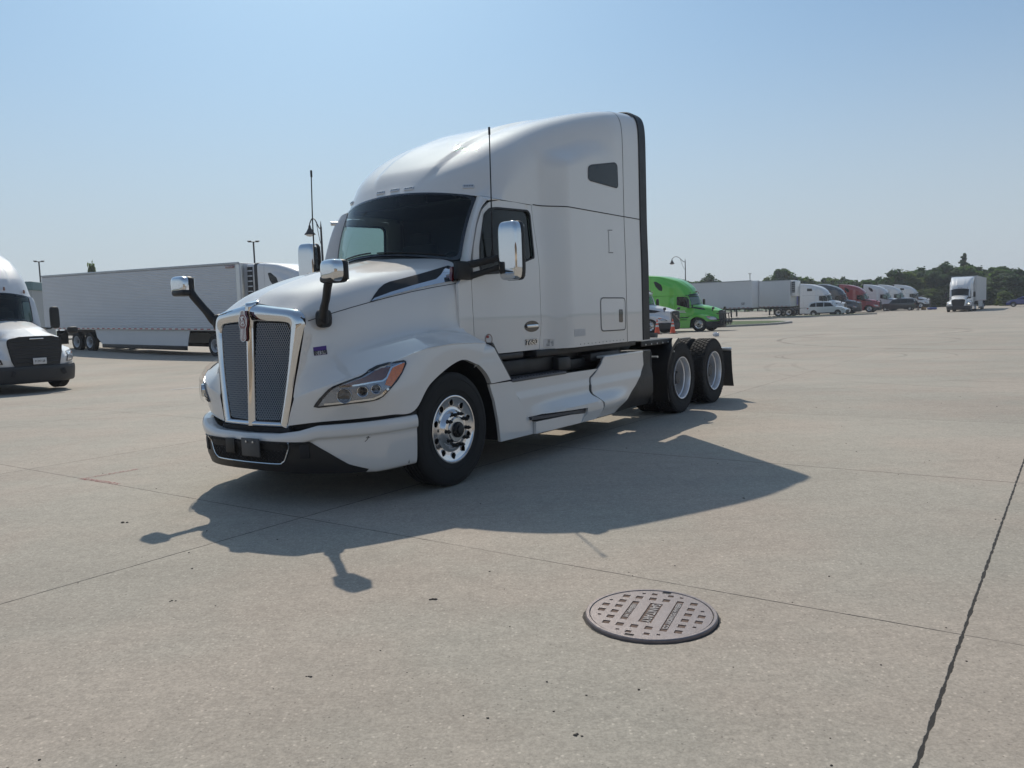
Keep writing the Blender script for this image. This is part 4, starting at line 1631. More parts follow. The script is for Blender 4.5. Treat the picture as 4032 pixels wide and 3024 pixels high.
    L.new(cm.outputs[2], vm.inputs[0])
    L.new(k, vm.inputs['Scale'])
    cm2 = N.new('ShaderNodeMix')
    cm2.data_type = 'RGBA'
    L.new(lines, cm2.inputs[0])
    L.new(vm.outputs[0], cm2.inputs[6])
    cm2.inputs[7].default_value = (.018, .017, .016, 1)
    L.new(cm2.outputs[2], p.inputs['Base Color'])
    p.inputs['Roughness'].default_value = .82
    p.inputs['Specular IOR Level'].default_value = .35
    h = mth('ADD', mth('MULTIPLY', noise(110, 4, .65), .6), mth('MULTIPLY', noise(24, 3), .8))
    h = mth('SUBTRACT', h, mth('MULTIPLY', lines, 2.0))
    bp = N.new('ShaderNodeBump')
    bp.inputs['Strength'].default_value = .55
    bp.inputs['Distance'].default_value = .006
    L.new(h, bp.inputs['Height'])
    L.new(bp.outputs[0], p.inputs['Normal'])
    return m
M['concrete'] = concrete()
def sheet(name, x0, x1, y0, y1, nx, ny, m, off=0.0, inside=None):
    b = MB()
    v, f = [], []
    for j in range(ny + 1):
        for i in range(nx + 1):
            x, y = x0 + (x1 - x0) * i / nx, y0 + (y1 - y0) * j / ny
            v.append((x, y, gh(x, y) + off))
    for j in range(ny):
        for i in range(nx):
            f.append((j * (nx + 1) + i, j * (nx + 1) + i + 1, (j + 1) * (nx + 1) + i + 1, (j + 1) * (nx + 1) + i))
    b.add(v, f)
    o = b.build(name, m, None, 60)
    tag(o, None, None, None, 'structure')
    return o
sheet('pavement', -120, 200, -60, 190, 160, 125, M['concrete'])
# grass land all round, reaching the horizon, a little lower than the pavement
M['grass'] = mat('grass', (.065, .110, .028), .95, noise=.45, nscale=1.5, bump=.6, bscale=14)
b = MB()
b.add([(-600, -170, -1.2), (680, -170, -1.2), (680, 810, -1.2), (-600, 810, -1.2)], [(0, 1, 2, 3)])
tag(b.build('grassland', M['grass'], None, 0), None, None, None, 'structure')

# ---------------------------------------------------------------- manhole
M['iron'] = mat('worn_cast_iron', (.25, .225, .228), .42, .55, 0, .35, 25, .25, 140, dirt=(.10, .075, .07))
M['rust'] = mat('rusty_recess', (.165, .110, .085), .85, 0, 0, .4, 40, .5, 200)
M['iron_light'] = mat('rubbed_iron', (.36, .33, .32), .4, .4, 0, .25, 30)
M['hole_edge'] = mat('crumbled_edge', (.085, .078, .07), .95, 0, 0, .6, 30, .8, 90)
ux = Vector((-.4094, -.9124, 0)).normalized()
uy = Vector((-ux.y, ux.x, 0))
mc = Vector((.645, 3.865, 0)) + ux * .03 + uy * .009
MH = thing('manhole_cover', 'round rusty iron manhole cover lettered SANITARY, set in the concrete in the foreground', 'manhole cover', (mc.x, mc.y, .0))
MH.rotation_euler = (radians(1.2), 0, 0)
MH.scale = (.965, .965, 1)
def ml(a, c_):
    p = ux * a + uy * c_
    return (p.x, p.y)
def circ(r, n=72, jag=0):
    return [(r * cos(2 * pi * k / n) * (1 + random.uniform(-jag, jag)), r * sin(2 * pi * k / n) * (1 + random.uniform(-jag, jag))) for k in range(n)]
b = MB()
b.lathe([(.309, .020), (.312, .024), (.326, .024), (.331, .019), (.333, -.01)], (0, 0, 0), (0, 0, 1), 96)
b.build('frame_ring', M['iron'], MH, 40)
b = MB()
b.lathe([(.333, -.006), (.340, -.002), (.344, .000)], (0, 0, 0), (0, 0, 1), 96)
jj = circ(.344, 120, .010)
b = MB().panel(jj, lambda x, y: (x, y, .0005 - y * sin(radians(1.2))), [circ(.325, 72)], step=.02, thick=0, out=(0, 0, 1), grid=False)
b.build('broken_edge', M['hole_edge'], MH, 0)
sq = [(-.156, -.1), (-.156, -.027), (-.156, .045), (-.083, -.171), (-.01, -.171), (.063, -.171), (.137, -.171), (.209, -.171), (.213, -.1), (.213, -.028), (.213, .044), (-.008, -.24), (.064, -.24),
      (-.077, .190), (-.005, .190), (.07, .190), (.143, .190), (.213, .189), (-.003, .258), (.069, .258), (-.152, .190), (-.154, -.17)]
sm_ = [(-.223, -.034), (-.223, .054), (.284, -.037), (.284, .052)]
tiny = [(-.076, -.232), (.129, -.232), (.276, -.094), (.276, .108), (-.219, -.091), (-.217, .112), (-.07, .250), (.135, .250)]
holes = []
def rect(a0, a1, c0, c1):
    return [ml(a0 - .03, c0 - .009), ml(a1 - .03, c0 - .009), ml(a1 - .03, c1 - .009), ml(a0 - .03, c1 - .009)]
for (a, c_) in sq:
    holes.append(rect(a - .0185, a + .0185, c_ - .0185, c_ + .0185))
for (a, c_) in sm_:
    holes.append(rect(a - .013, a + .013, c_ - .0145, c_ + .0145))
for (a, c_) in tiny:
    holes.append(rect(a - .008, a + .008, c_ - .009, c_ + .009))
boxes = [rect(-.098, .150, -.119, -.083), rect(-.099, .154, -.025, .041), rect(-.168, .231, .100, .136)]
picks = [rect(-.275, -.250, .000, .045), rect(.308, .330, -.045, .000)]
b = MB()
b.panel(circ(.306, 96), lambda x, y: (x, y, .021), [h for h in holes + boxes + picks], step=.05, thick=.012, out=(0, 0, 1), grid=False)
b.build('cover_plate', M['iron'], MH, 40)
b = MB()
b.lathe([(.306, .0172), (.001, .0172)], (0, 0, 0), (0, 0, 1), 64)
b.build('recess_floor', M['rust'], MH, 0)
b = MB()
for h in picks:
    b.panel(h, lambda x, y: (x, y, .0176), step=.1, thick=0, out=(0, 0, 1), grid=False)
b.build('pick_hole', M['gap'], MH, 0)
u3, v3 = Vector((ux.x, ux.y, 0)), Vector((uy.x, uy.y, 0))
for txt, bx_, size, sx_ in (('NEENAH, WI', boxes[0], .034, .93), ('SANITARY', boxes[1], .062, .84), ('NEENAH FOUNDRY CO.', boxes[2], .034, .93)):
    c0 = sum((Vector((q[0], q[1], 0)) for q in bx_), Vector()) / 4
    c0.z = .0180
    b = MB()
    put_text(b, txt, size, c0, u3, v3, sx=sx_, extr=.0026, bold=.0010)
    b.build('raised_lettering', M['iron_light'], MH, 0)

# ---------------------------------------------------------------- marks and litter on the ground
M['red_mark'] = bpy.data.materials.new('faded_red_spray')
M['red_mark'].use_nodes = True
_t = M['red_mark'].node_tree
_p = _t.nodes['Principled BSDF']
_p.inputs['Base Color'].default_value = (.40, .06, .08, 1)
_p.inputs['Roughness'].default_value = .9
_n = _t.nodes.new('ShaderNodeTexNoise')
_n.inputs['Scale'].default_value = 38
_n.inputs['Detail'].default_value = 6
_c = _t.nodes.new('ShaderNodeTexCoord')
_t.links.new(_c.outputs['Object'], _n.inputs['Vector'])
_r = _t.nodes.new('ShaderNodeMapRange')
_r.inputs[1].default_value = .42
_r.inputs[2].default_value = .62
_r.inputs[4].default_value = .62
_t.links.new(_n.outputs[0], _r.inputs[0])
_t.links.new(_r.outputs[0], _p.inputs['Alpha'])
b = MB()
zf = lambda x, y: (x, y, .004)
for seg, w_ in (([(-4.36, 7.95), (-4.16, 8.19), (-3.98, 8.42)], .045), ([(-4.34, 7.98), (-4.1, 7.83), (-3.80, 7.63)], .06)):
    b.ribbon(seg, zf, w_, 0, .05, (0, 0, 1))
tag(b.build('spray_mark', M['red_mark'], None, 0), 'faded red spray paint angle marked at a corner of the concrete slabs', 'paint mark')
b = MB()
b.ribbon([(-8.1, 19.05), (-7.2, 19.75)], lambda x, y: (x, y, gh(x, y) + .005), .14, 0, .2, (0, 0, 1))
tag(b.build('painted_line', mat('worn_road_paint', (.62, .62, .60), .8, noise=.3, nscale=12), None, 0), 'short worn white painted line on the concrete left of the grille', 'road marking')
random.seed(11)
b = MB()
def pebble(mb, x, y, s):
    bm = bmesh.new()
    bmesh.ops.create_icosphere(bm, subdivisions=1, radius=s)
    for v in bm.verts:
        v.co = Vector((v.co.x * random.uniform(.7, 1.5), v.co.y * random.uniform(.7, 1.2), max(-.2 * s, v.co.z * .6)))
        v.co += Vector((x, y, gh(x, y) + s * .15))
    mb.bm(bm)
for k in range(150):
    a = random.uniform(-.62, .62)
    r_ = 2.2 + 13 * random.random() ** 1.4
    pebble(b, r_ * sin(a), r_ * cos(a), random.uniform(.002, .0052) * (1 + r_ * .06))
for (px, py, s) in ((-3.02, 6.10, .02), (-.46, 4.18, .014), (1.78, 6.2, .011), (-1.9, 4.3, .010), (-.9, 3.3, .008), (.2, 2.75, .009)):
    for q in range(3):
        pebble(b, px + random.uniform(-.02, .02), py + random.uniform(-.01, .01), s * random.uniform(.5, 1))
tag(b.build('loose_grit', mat('dark_grit', (.05, .045, .04), .9), None, 0), 'dark grit and small stones scattered over the concrete', 'grit', None, 'stuff')
# crumpled white litter
bm = bmesh.new()
bmesh.ops.create_icosphere(bm, subdivisions=3, radius=.16)
random.seed(5)
for v in bm.verts:
    v.co *= random.uniform(.65, 1.15)
    v.co.z = max(v.co.z * .7, -.09)
b = MB().bm(bm)
tag(b.build('plastic_bag', mat('white_plastic_film', (.62, .64, .68), .4), None, 0, (10.2, 40.0, .10)), 'crumpled white plastic bag lying on the open concrete behind the tractor', 'litter')

HAZE = .0006
# ================================================================ the other vehicles
H0 = radians(-35.35)
LD_ = Vector((-sin(H0), cos(H0), 0))
FD_ = Vector((cos(H0), sin(H0), 0))
PAINT = {
 'white': mat('fleet_white', (.70, .71, .72), .5, 0, .8, .05, 2),
 'green': mat('lime_green_paint', (.10, .52, .035), .5, 0, .8, .05, 2),
 'red': mat('dark_red_paint', (.30, .022, .026), .5, 0, .8, .05, 2),
 'grey': mat('charcoal_paint', (.045, .052, .062), .5, 0, .8, .05, 2),
 'blue': mat('blue_paint', (.02, .04, .22), .45, 0, .8),
 'black': mat('black_paint', (.012, .013, .016), .4, 0, .8),
 'silver': mat('pale_silver_paint', (.58, .62, .66), .45, .1, .8),
}
M['bumper_grey'] = mat('dark_bumper_plastic', (.020, .022, .026), .5)
M['trailer'] = mat('trailer_white', (.60, .62, .64), .45, 0, .2, .12, 1.2, dirt=(.40, .41, .42))
M['tape_red'] = mat('tape_red', (.40, .02, .03), .4)
M['tape_white'] = mat('tape_white', (.62, .62, .62), .4)
M['tape'] = mat('red_and_white_tape', (.5, .5, .5), .4)
_t = M['tape'].node_tree
_c = _t.nodes.new('ShaderNodeTexCoord')
_s = _t.nodes.new('ShaderNodeSeparateXYZ')
_m1 = _t.nodes.new('ShaderNodeMath')
_m1.operation = 'WRAP'
_m1.inputs[1].default_value = .5
_m1.inputs[2].default_value = 0
_m2 = _t.nodes.new('ShaderNodeMath')
_m2.operation = 'GREATER_THAN'
_m2.inputs[1].default_value = .25
_x = _t.nodes.new('ShaderNodeMix')
_x.data_type = 'RGBA'
_x.inputs[6].default_value = (.40, .03, .04, 1)
_x.inputs[7].default_value = (.62, .62, .62, 1)
_t.links.new(_c.outputs['Object'], _s.inputs[0])
_t.links.new(_s.outputs[0], _m1.inputs[0])
_t.links.new(_m1.outputs[0], _m2.inputs[0])
_t.links.new(_m2.outputs[0], _x.inputs[0])
_t.links.new(_x.outputs[2], _t.nodes['Principled BSDF'].inputs['Base Color'])
M['steel'] = mat('galvanised_steel', (.42, .44, .46), .4, .8, 0, .2, 8)

def kids(o):
    return [c for c in bpy.data.objects if c.parent == o]
def copy_tree(o, parent=None, repl=None):
    c = o.copy()
    COL.objects.link(c)
    c.parent = parent
    if repl:
        for i, sl in enumerate(c.material_slots):
            if sl.material in repl:
                m_ = repl[sl.material]
                sl.link = 'OBJECT'
                sl.material = m_
    for ch in kids(o):
        copy_tree(ch, c, repl)
    return c
def fz(z):
    return interp([-1, 0, .70, 1.67, 2.1, 2.7, 3.0, 3.4, 3.75, 4.0, 4.3], [-1, 0, .68, 1.45, 1.89, 2.58, 3.02, 3.53, 3.86, 4.02, 4.3], z)
_warped = {}
def warp(o):
    """the fleet tractors have a lower hood and belt line than the big one"""
    k = o.data.name
    if k not in _warped:
        me = o.data.copy()
        for v in me.vertices:
            v.co.z = fz(v.co.z)
        _warped[k] = me
    o.data = _warped[k]
    for ch in kids(o):
        warp(ch)
HP = {}
for o in kids(T):
    HP.setdefault(o.name.split('.')[0], []).append(o)

# ---- hood and nose of the fleet tractors: wider black grille
HN2 = [[tuple(p) for p in r] for r in HN]
front = [(1.26, 0, 1.66), (1.24, .30, 1.64), (1.20, .58, 1.60), (1.19, .67, 1.50), (1.20, .65, 1.22), (1.20, .62, 1.02), (1.20, .60, .90), (1.20, .595, .87), (1.20, .56, .77), (1.20, .52, .655)]
for j in range(len(HN2)):
    HN2[j][0] = front[j]
    x, y, z = HN2[j][1]
    if j >= 2:
        HN2[j][1] = (x + .04, y + (.11 if j < 6 else .06), z)
def hood2(s, t):
    return catmull([catmull(r, s) for r in HN2], t * 9 / 8)
b = MB()
NS2, NT2 = 28, 36
b.grid([[hood2(7 * i / NS2, 8 * j / NT2) for j in range(NT2 + 1)] for i in range(NS2 + 1)], flip=True)
b.add([(x, -y, z) for x, y, z in b.v], [f[::-1] for f in b.f])
hood_b2 = b
def black_nose(parent, plate=False, volvo=False):
    go_ = [(.0, 1.645), (.40, 1.635), (.60, 1.575), (.655, 1.48), (.62, 1.1), (.54, .70), (.50, .52), (0, .50)]
    go_ = go_ + [(-y, z) for y, z in go_[::-1] if y != 0]
    f = lambda y, z: (1.275 - .10 * y * y + (1.1 - z) * .03, y, z)
    b = MB().panel(go_, f, step=.10, thick=.05, out=(1, 0, 0))
    g = b.build('grille', M['blk'], parent, 40)
    b = MB()
    for k in range(7):
        z = 1.50 - .135 * k
        yw = interp([.5, 1.1, 1.5], [.46, .56, .58], z)
        b.tube([Vector(f(y, z)) + Vector((.012, 0, 0)) for y in [-yw + 2 * yw * q / 8 for q in range(9)]], .016, 6, flat=.6)
    b.build('grille_bar', M['bumper_grey'], g)
    b = MB()
    b.ribbon([(p[0] * .99, p[1]) for p in go_], f, .03, .006, .06, (1, 0, 0), closed=True)
    b.build('grille_frame', M['alu_rough'] if volvo else M['blk'], g)
    if not volvo:
        b = MB()
        b.tube([Vector(f(y, 1.575)) + Vector((.03, 0, 0)) for y in (-.17, -.06, .06, .17)], .024, 8, flat=.7)
        b.build('name_bar', M['chrome'], g)
    else:
        b = MB()
        b.lathe([(.085, 0), (.085, .02), (.06, .02), (.06, .0)], (1.29, 0, 1.2), (1, 0, 0), 20)
        b.tube([(1.31, -.50, 1.42), (1.31, .42, .86)], .018, 6)
        b.build('diagonal_bar', M['chrome'], g)
    return g
def fleet_bumper():
    b = MB()
    def pt(u, v):
        x, y = catmull(bpl, u)
        x += .03
        x2, y2 = catmull(bpl, min(7, u + .02))
        x1, y1 = catmull(bpl, max(0, u - .02))
        d = Vector((x2 - x1, y2 - y1)).normalized()
        n = Vector((-d.y, d.x)) if -d.y > 0 else Vector((d.y, -d.x))
        prof = [(-.12, .70), (-.02, .705), (0, .68), (.012, .60), (.0, .45), (-.02, .30), (-.06, .25), (-.14, .25)]
        o, z = catmull(prof, v * 7)
        return (x + n.x * o, y + n.y * o, z)
    b.grid([[pt(7 * i / 28, j / 18) for j in range(19)] for i in range(29)])
    b.add([(x, -y, z) for x, y, z in b.v], [f[::-1] for f in b.f])
    return b
_hb = None
def fleet_tractor(paint, label, loc, rz, style='casc', full=True, plate=None, group=None, cat='semi truck', lod=0):
    global _hb
    root = thing('semi_truck', label, cat, loc, rz, group)
    P = PAINT[paint]
    repl = {M['white']: P, M['white2']: P, M['chrome']: M['blk'], M['curtain']: M['interior']}
    names = ['cab_side', 'cowl_side', 'door', 'firewall', 'windshield', 'pillar', 'cowl', 'roof_fairing', 'sleeper_extender', 'rear_wall', 'rubber_seal', 'roof_cap', 'body_seam', 'extender_gap',
             'cab_floor', 'sleeper_curtain', 'headliner', 'dashboard', 'seat', 'fender', 'underbody_cladding', 'chassis_frame', 'wheel_well', 'axle', 'upper_step', 'fifth_wheel', 'quarter_fender']
    for nm in names:
        for o in HP.get(nm, []):
            warp(copy_tree(o, root, repl))
    for o in HP['wheel']:
        if abs(o.location.y) > .9:
            copy_tree(o, root)
    if style == 'casc':
        wn2 = rnd_poly([(-2.62, 3.02), (-2.72, 3.22), (-3.10, 3.40), (-3.28, 3.40), (-3.16, 3.14), (-2.90, 2.93), (-2.66, 2.88)], .05)
    else:
        wn2 = rnd_poly([(-2.45, 3.02), (-2.47, 3.24), (-3.05, 3.28), (-3.08, 3.02)], .06)
    if style + '_sw' not in HP:
        bb_ = MB().panel(wn2, on_side, step=.06, thick=.004, proud=.004)
        o1 = bb_.build('sleeper_window', M['dark_glass'], root, 60)
        o2 = mirror(o1)
        HP[style + '_sw'] = [o1, o2]
        bb_ = MB()
        bb_.add(hood_b2.v, hood_b2.f)
        o3 = bb_.build('hood', P, root, 50)
        o3.material_slots[0].link = 'OBJECT'
        o3.material_slots[0].material = P
        HP[style + '_hood'] = [o3]
        o4 = black_nose(root, volvo=(style != 'casc'))
        HP[style + '_nose'] = [o4]
        o5 = fleet_bumper().build('bumper', M['bumper_grey'], root, 35)
        HP[style + '_bumper'] = [o5]
        fb = bvh_of(o3)
        oh = drape(fb, 1.2)
        hl_ = [(1.13, .80), (1.12, .92), (1.04, 1.03), (.90, 1.10), (.66, 1.15), (.52, 1.16), (.58, 1.02), (.72, .88), (.90, .80)] if style == 'casc' else [(1.06, .86), (.98, .96), (.80, 1.04), (.55, 1.12), (.62, 1.0), (.80, .88)]
        L_ = []
        for sd_ in (1, -1):
            hs2 = lambda x, z, sd_=sd_: Vector((oh(x, z)[0], oh(x, z)[1] * sd_, oh(x, z)[2]))
            h0 = MB().panel(hl_, hs2, step=.05, thick=.01, out=(.8, .6 * sd_, 0), proud=.012).build('headlight', M['lens_white'], root)
            bq = MB()
            bq.ribbon(hl_, hs2, .025, .014, .04, (.8, .6 * sd_, 0), closed=True)
            bq.build('headlight_seal', M['gap'], h0)
            p_ = hs2(.62, 1.07)
            bq = MB()
            bq.panel([(.60, 1.05), (.58, 1.12), (.74, 1.09), (.78, 1.02)], hs2, step=.06, thick=.004, out=(.8, .6 * sd_, 0), proud=.018)
            bq.build('turn_signal', M['amber'], h0)
            L_.append(h0)
            # hood side vent
            vt = [(.30, 1.68), (.22, 1.78), (-.05, 1.84), (-.46, 1.90), (-.47, 1.82), (-.2, 1.76)] if style == 'casc' else [(.55, 1.62), (.25, 1.70), (-.38, 1.80), (-.42, 1.64), (-.1, 1.52), (.2, 1.52)]
            v0 = MB().panel(vt, hs2, step=.06, thick=.01, out=(0, .8 * sd_, .6), proud=.008).build('hood_vent', M['blk'], root)
            L_.append(v0)
        HP[style + '_lamps'] = L_
        # mirrors
        L_ = []
        for s_ in (1, -1):
            bq = MB()
            c = Vector((-.66, s_ * 1.42, 2.12))
            blob(bq, c, (.13, .24, .56), .36, 10)
            bq.tube([(-.55, s_ * .98, 1.86), (-.60, s_ * 1.25, 1.84), (-.64, s_ * 1.38, 1.90)], .025, 6)
            L_.append(bq.build('door_mirror', M['blk'], root, 50))
            bq = MB()
            c = Vector((.98, s_ * 1.08, 1.78))
            blob(bq, c, (.12, .27, .17), .5, 10)
            bq.tube([(.78, s_ * .72, 1.58), (.82, s_ * .80, 1.66), (.95, s_ * 1.02, 1.74)], .028, 6)
            L_.append(bq.build('hood_mirror', M['blk'], root, 50))
        HP[style + '_mirrors'] = L_
        # sun visor strip, marker lamps, side fairing
        L_ = []
        if style != 'casc':
            bq = MB()
            rws = []
            for k in range(17):
                y = -.92 + 1.84 * k / 16
                q = wtop(y)
                rws.append([q + Vector((.0, 0, .05)), q + Vector((.14, 0, .0)), q + Vector((.15, 0, -.05)), q + Vector((.10, 0, -.10))])
            bq.grid(rws)
            L_.append(bq.build('sun_visor', P, root))
            L_[-1].material_slots[0].link = 'OBJECT'
            L_[-1].material_slots[0].material = P
        for y in (-.72, -.16, .0, .16, .72):
            bq = MB()
            q = wtop(y)
            bq.box(q + Vector((.02 if style == 'casc' else .12, 0, .075)), (.05, .045, .07), .012)
            L_.append(bq.build('marker_light', M['amber_dark'], root))
        for s_ in (1, -1):
            bq = MB()
            bq.panel([(-.60, .85), (-3.95, .90), (-3.95, .28), (-.66, .28)], lambda x, z, s_=s_: (x, 1.21 * s_, z), step=.3, thick=.04, out=(0, s_, 0))
            bq.box((-2.3, 1.12 * s_, .97), (3.2, .12, .14), .02)
            L_.append(bq.build('side_fairing', P, root, 30))
            L_[-1].material_slots[0].link = 'OBJECT'
            L_[-1].material_slots[0].material = P
        HP[style + '_trim'] = L_
        for key in ('_sw', '_hood', '_nose', '_bumper', '_lamps', '_mirrors', '_trim'):
            for o in HP[style + key]:
                warp(o)
    else:
        for key in ('_sw', '_hood', '_nose', '_bumper', '_lamps', '_mirrors', '_trim'):
            for o in HP[style + key]:
                c = o.copy()
                COL.objects.link(c)
                c.parent = root
                if o.name.split('.')[0] in ('hood', 'sun_visor', 'side_fairing'):
                    c.material_slots[0].link = 'OBJECT'
                    c.material_slots[0].material = P
                for ch in kids(o):
                    copy_tree(ch, c)
    return root

def place(u_xy, side=-1, back=0.0, h=H0):
    """truck origin from the ground contact of the near front wheel"""
    l = Vector((-sin(h), cos(h), 0))
    p = Vector((u_xy[0], u_xy[1], 0)) - l * (side * 1.1)
    return (p.x, p.y, gh(p.x, p.y))

lt = fleet_tractor('white', 'white tractor with black grille and a white number plate, cut off at the left edge', (-13.22, 21.5, -.10), H0)
# its number plate
b = MB()
b.box((1.345, .02, .80), (.012, .33, .16), .008)
pl = b.build('number_plate', M['tape_white'], lt)
b = MB()
put_text(b, 'P1297128', .080, (1.353, .02, .795), (0, 1, 0), (0, 0, 1), sx=.78, bold=.001)
b.build('plate_number', M['grey_plastic'], pl, 0)
for y in (-.62, .62):
    b = MB()
    b.box((1.31, y, .50), (.02, .10, .16), .02, Matrix.Rotation(.3 * (1 if y > 0 else -1), 3, 'X'))
    b.build('bumper_vent', M['gap'], lt)

gt = fleet_tractor('green', 'lime green sleeper tractor with a tubular bull bar on its nose', place((12.85, 54.8)), H0)
b = MB()
for y in (-.75, -.28, .28, .75):
    b.tube([(1.50, y, .42), (1.58, y, .80), (1.52, y, 1.22)], .032, 8)
for z, x in ((.45, 1.51), (.80, 1.58), (1.20, 1.53)):
    b.tube(curve([(x - .30, -1.16, z), (x - .05, -.95, z), (x, -.5, z), (x, .5, z), (x - .05, .95, z), (x - .30, 1.16, z)], 20), .034, 8)
b.box((1.47, 0, .62), (.10, 2.2, .18), .02)
b.build('bull_bar', M['blk_frame'], gt)
b = MB()
for (x0, x1, z0, z1) in ((-1.05, -1.50, 1.40, 1.46), (-.98, -1.55, 1.31, 1.36)):
    b.box(((x0 + x1) / 2, -1.066, (z0 + z1) / 2), (abs(x1 - x0), .006, z1 - z0))
b.build('door_lettering', M['sticker_white'], gt)
wv = fleet_tractor('white', 'white tractor half hidden behind the big one, two traffic cones before its black bumper', place((8.9, 51.2)), H0, 'volvo')
fleet_tractor('white', 'white tractor with a square sleeper window, parked behind the silver car', place((39.6, 99)), H0, 'volvo', group='parked row of sleeper tractors')
fleet_tractor('grey', 'charcoal grey tractor between the white one and the red one', place((43.8, 104.5)), H0, 'volvo', group='parked row of sleeper tractors')
fleet_tractor('red', 'dark red sleeper tractor in the parked row', place((49.4, 111)), H0, group='parked row of sleeper tractors')
fleet_tractor('white', 'white tractor just right of the red one, partly behind the black car', place((56.3, 119)), H0, group='parked row of sleeper tractors')
fleet_tractor('white', 'white tractor with a leaf shaped sleeper window, second right of the red one', place((61.2, 125)), H0, group='parked row of sleeper tractors')
fleet_tractor('white', 'rightmost white tractor of the row, with a sun visor, by the open car boot', place((66.6, 131)), H0, 'volvo', group='parked row of sleeper tractors')
ot = fleet_tractor('white', 'white tractor driving towards the camera at the right, one headlight lit', (50.9, 91.5, gh(50.9, 91.5)), radians(235.9))
em_l = bpy.data.materials.new('lit_headlight')
em_l.use_nodes = True
em_l.node_tree.nodes['Principled BSDF'].inputs['Emission Color'].default_value = (1, .95, .6, 1)
em_l.node_tree.nodes['Principled BSDF'].inputs['Emission Strength'].default_value = 3.0
b = MB()
b.box((.95, 1.0, .93), (.12, .12, .10), .03)
b.build('lit_lamp', em_l, ot)

# ---- trailers (origin: front bottom centre on the ground; body runs to -X)
def trailer(label, loc, rz, L=16.15, style='reefer', pitch=0.0, skirt=True, unit=True, legs=True, mtl=None, numb=None):
    root = thing('trailer', label, 'trailer', loc, rz)
    root.rotation_euler = (0, pitch, rz)
    W2 = 1.29
    z0, z1 = 1.16, 4.10
    mt = mtl or M['trailer']
    b = MB()
    if style == 'reefer':
        n = 36
        for s_ in (1, -1):
            rows = []
            for k in range(n * 2 + 1):
                z = z0 + .12 + (z1 - z0 - .22) * k / (n * 2)
                o = .016 if k % 2 else 0
                rows.append([(-.25, s_ * (W2 + o), z), (-L, s_ * (W2 + o), z)])
            b.grid(rows, flip=(s_ > 0))
    else:
        for s_ in (1, -1):
            b.box((-L / 2, s_ * W2, (z0 + z1) / 2), (L, .02, z1 - z0 - .1))
            for k in range(13):
                b.box((-L * (k + .5) / 13 + .4, s_ * (W2 + .014), (z0 + z1) / 2), (.035, .01, z1 - z0 - .2))
    b.box((-L / 2, 0, (z0 + z1) / 2), (L - .02, W2 * 2 - .04, z1 - z0 - .04), .02)
    b.build('body', mt, root, 30)
    b = MB()
    for s_ in (1, -1):
        b.box((-L / 2, s_ * (W2 + .005), z0 + .06), (L, .05, .14), .006)
        b.box((-L / 2, s_ * (W2 + .005), z1 - .03), (L, .05, .10), .006)
    b.build('rail', M['steel'], root, 30)
    for s_ in (1, -1):
        b = MB()
        b.box((-L / 2, s_ * (W2 + .032), z0 + .06), (L - .6, .004, .042))
        b.build('reflective_tape', M['tape'], root, 0)
    for s_ in (1, -1):
        b = MB()
        pr = [(0.02, s_ * (W2 - .22)), (.0, s_ * (W2 - .08)), (-.06, s_ * W2), (-.25, s_ * (W2 + .008))]
        b.grid([[(x, y, z0) for x, y in pr], [(x, y, z1 - .05) for x, y in pr]], flip=(s_ < 0))
        b.build('corner_post', M['alu_rough'] if style == 'reefer' else mt, root, 60)
    if unit:
        b = MB()
        b.box((.28, 0, 3.15), (.52, 1.95, 1.75), .10, seg=3)
        u_ = b.build('cooling_unit', PAINT['white'], root, 40)
        for s_ in (1, -1):
            b = MB()
            b.box((.30, s_ * .975, 3.3), (.36, .03, 1.2), .02)
            b.build('unit_grille', M['blk'], u_)
            b = MB()
            for k in range(5):
                b.box((.30, s_ * .995, 2.85 + .22 * k), (.34, .02, .05), .01)
            b.build('unit_louvre', PAINT['silver'], u_)
    if skirt:
        for s_ in (1, -1):
            b = MB().panel([(-3.9, z0), (-L + 5.3, z0), (-L + 5.45, .75), (-L + 5.9, .42), (-4.15, .42), (-4.05, .8)], lambda x, z: (x, s_ * (W2 - .03), z), step=.6, thick=.02, out=(0, s_, 0))
            sk_ = b.build('side_skirt', mt, root, 0)
            b = MB()
            b.box(((-L + 5.9 - 4.15) / 2, s_ * (W2 - .03), .33), (L - 10.1, .03, .20), .005)
            b.build('skirt_edge', M['blk'], sk_)
    if legs:
        for s_ in (1, -1):
            b = MB()
            b.box((-2.4, s_ * .85, .72), (.14, .14, .95), .01)
            b.box((-2.4, s_ * .85, .10 if not skirt else .20), (.3, .3, .05), .01)
            b.tube([(-2.4, s_ * .85, .9), (-3.4, s_ * .85, 1.12)], .03, 6)
            b.build('landing_leg', M['blk_frame'], root)
    b = MB()
    for s_ in (1, -1):
        b.box((-L + 3.0, s_ * .5, .95), (4.5, .12, .35), .01)
        b.box((-L / 2, s_ * .45, 1.08), (L - 1, .08, .14), .01)
    b.build('slider_frame', M['blk_frame'], root)
    for x in (-L + 3.25, -L + 4.6):
        for s_ in (1, -1):
            for o in HP['wheel']:
                if o.location.x < -5 and o.location.x > -6 and o.location.y * s_ > .9:
                    c = copy_tree(o, root)
                    c.location = (x, s_ * 1.10, .503)
    b = MB()
    for s_ in (1, -1):
        b.box((-L + 1.2, s_ * .95, .70), (.02, .6, .75))
    b.build('mudflap', M['blk'], root)
    b = MB()
    b.box((-L + .05, 0, .55), (.1, 2.2, .1), .01)
    for s_ in (1, -1):
        b.box((-L + .08, s_ * .6, .85), (.08, .08, .6), .01)
    b.build('rear_guard', M['steel'], root)
    if numb:
        b = MB()
        put_text(b, numb, .34, (-.9, -(W2 + .03), 1.62), (1, 0, 0), (0, 0, 1), bold=.008)
        b.build('side_number', M['grey_plastic'], root, 0)
    return root

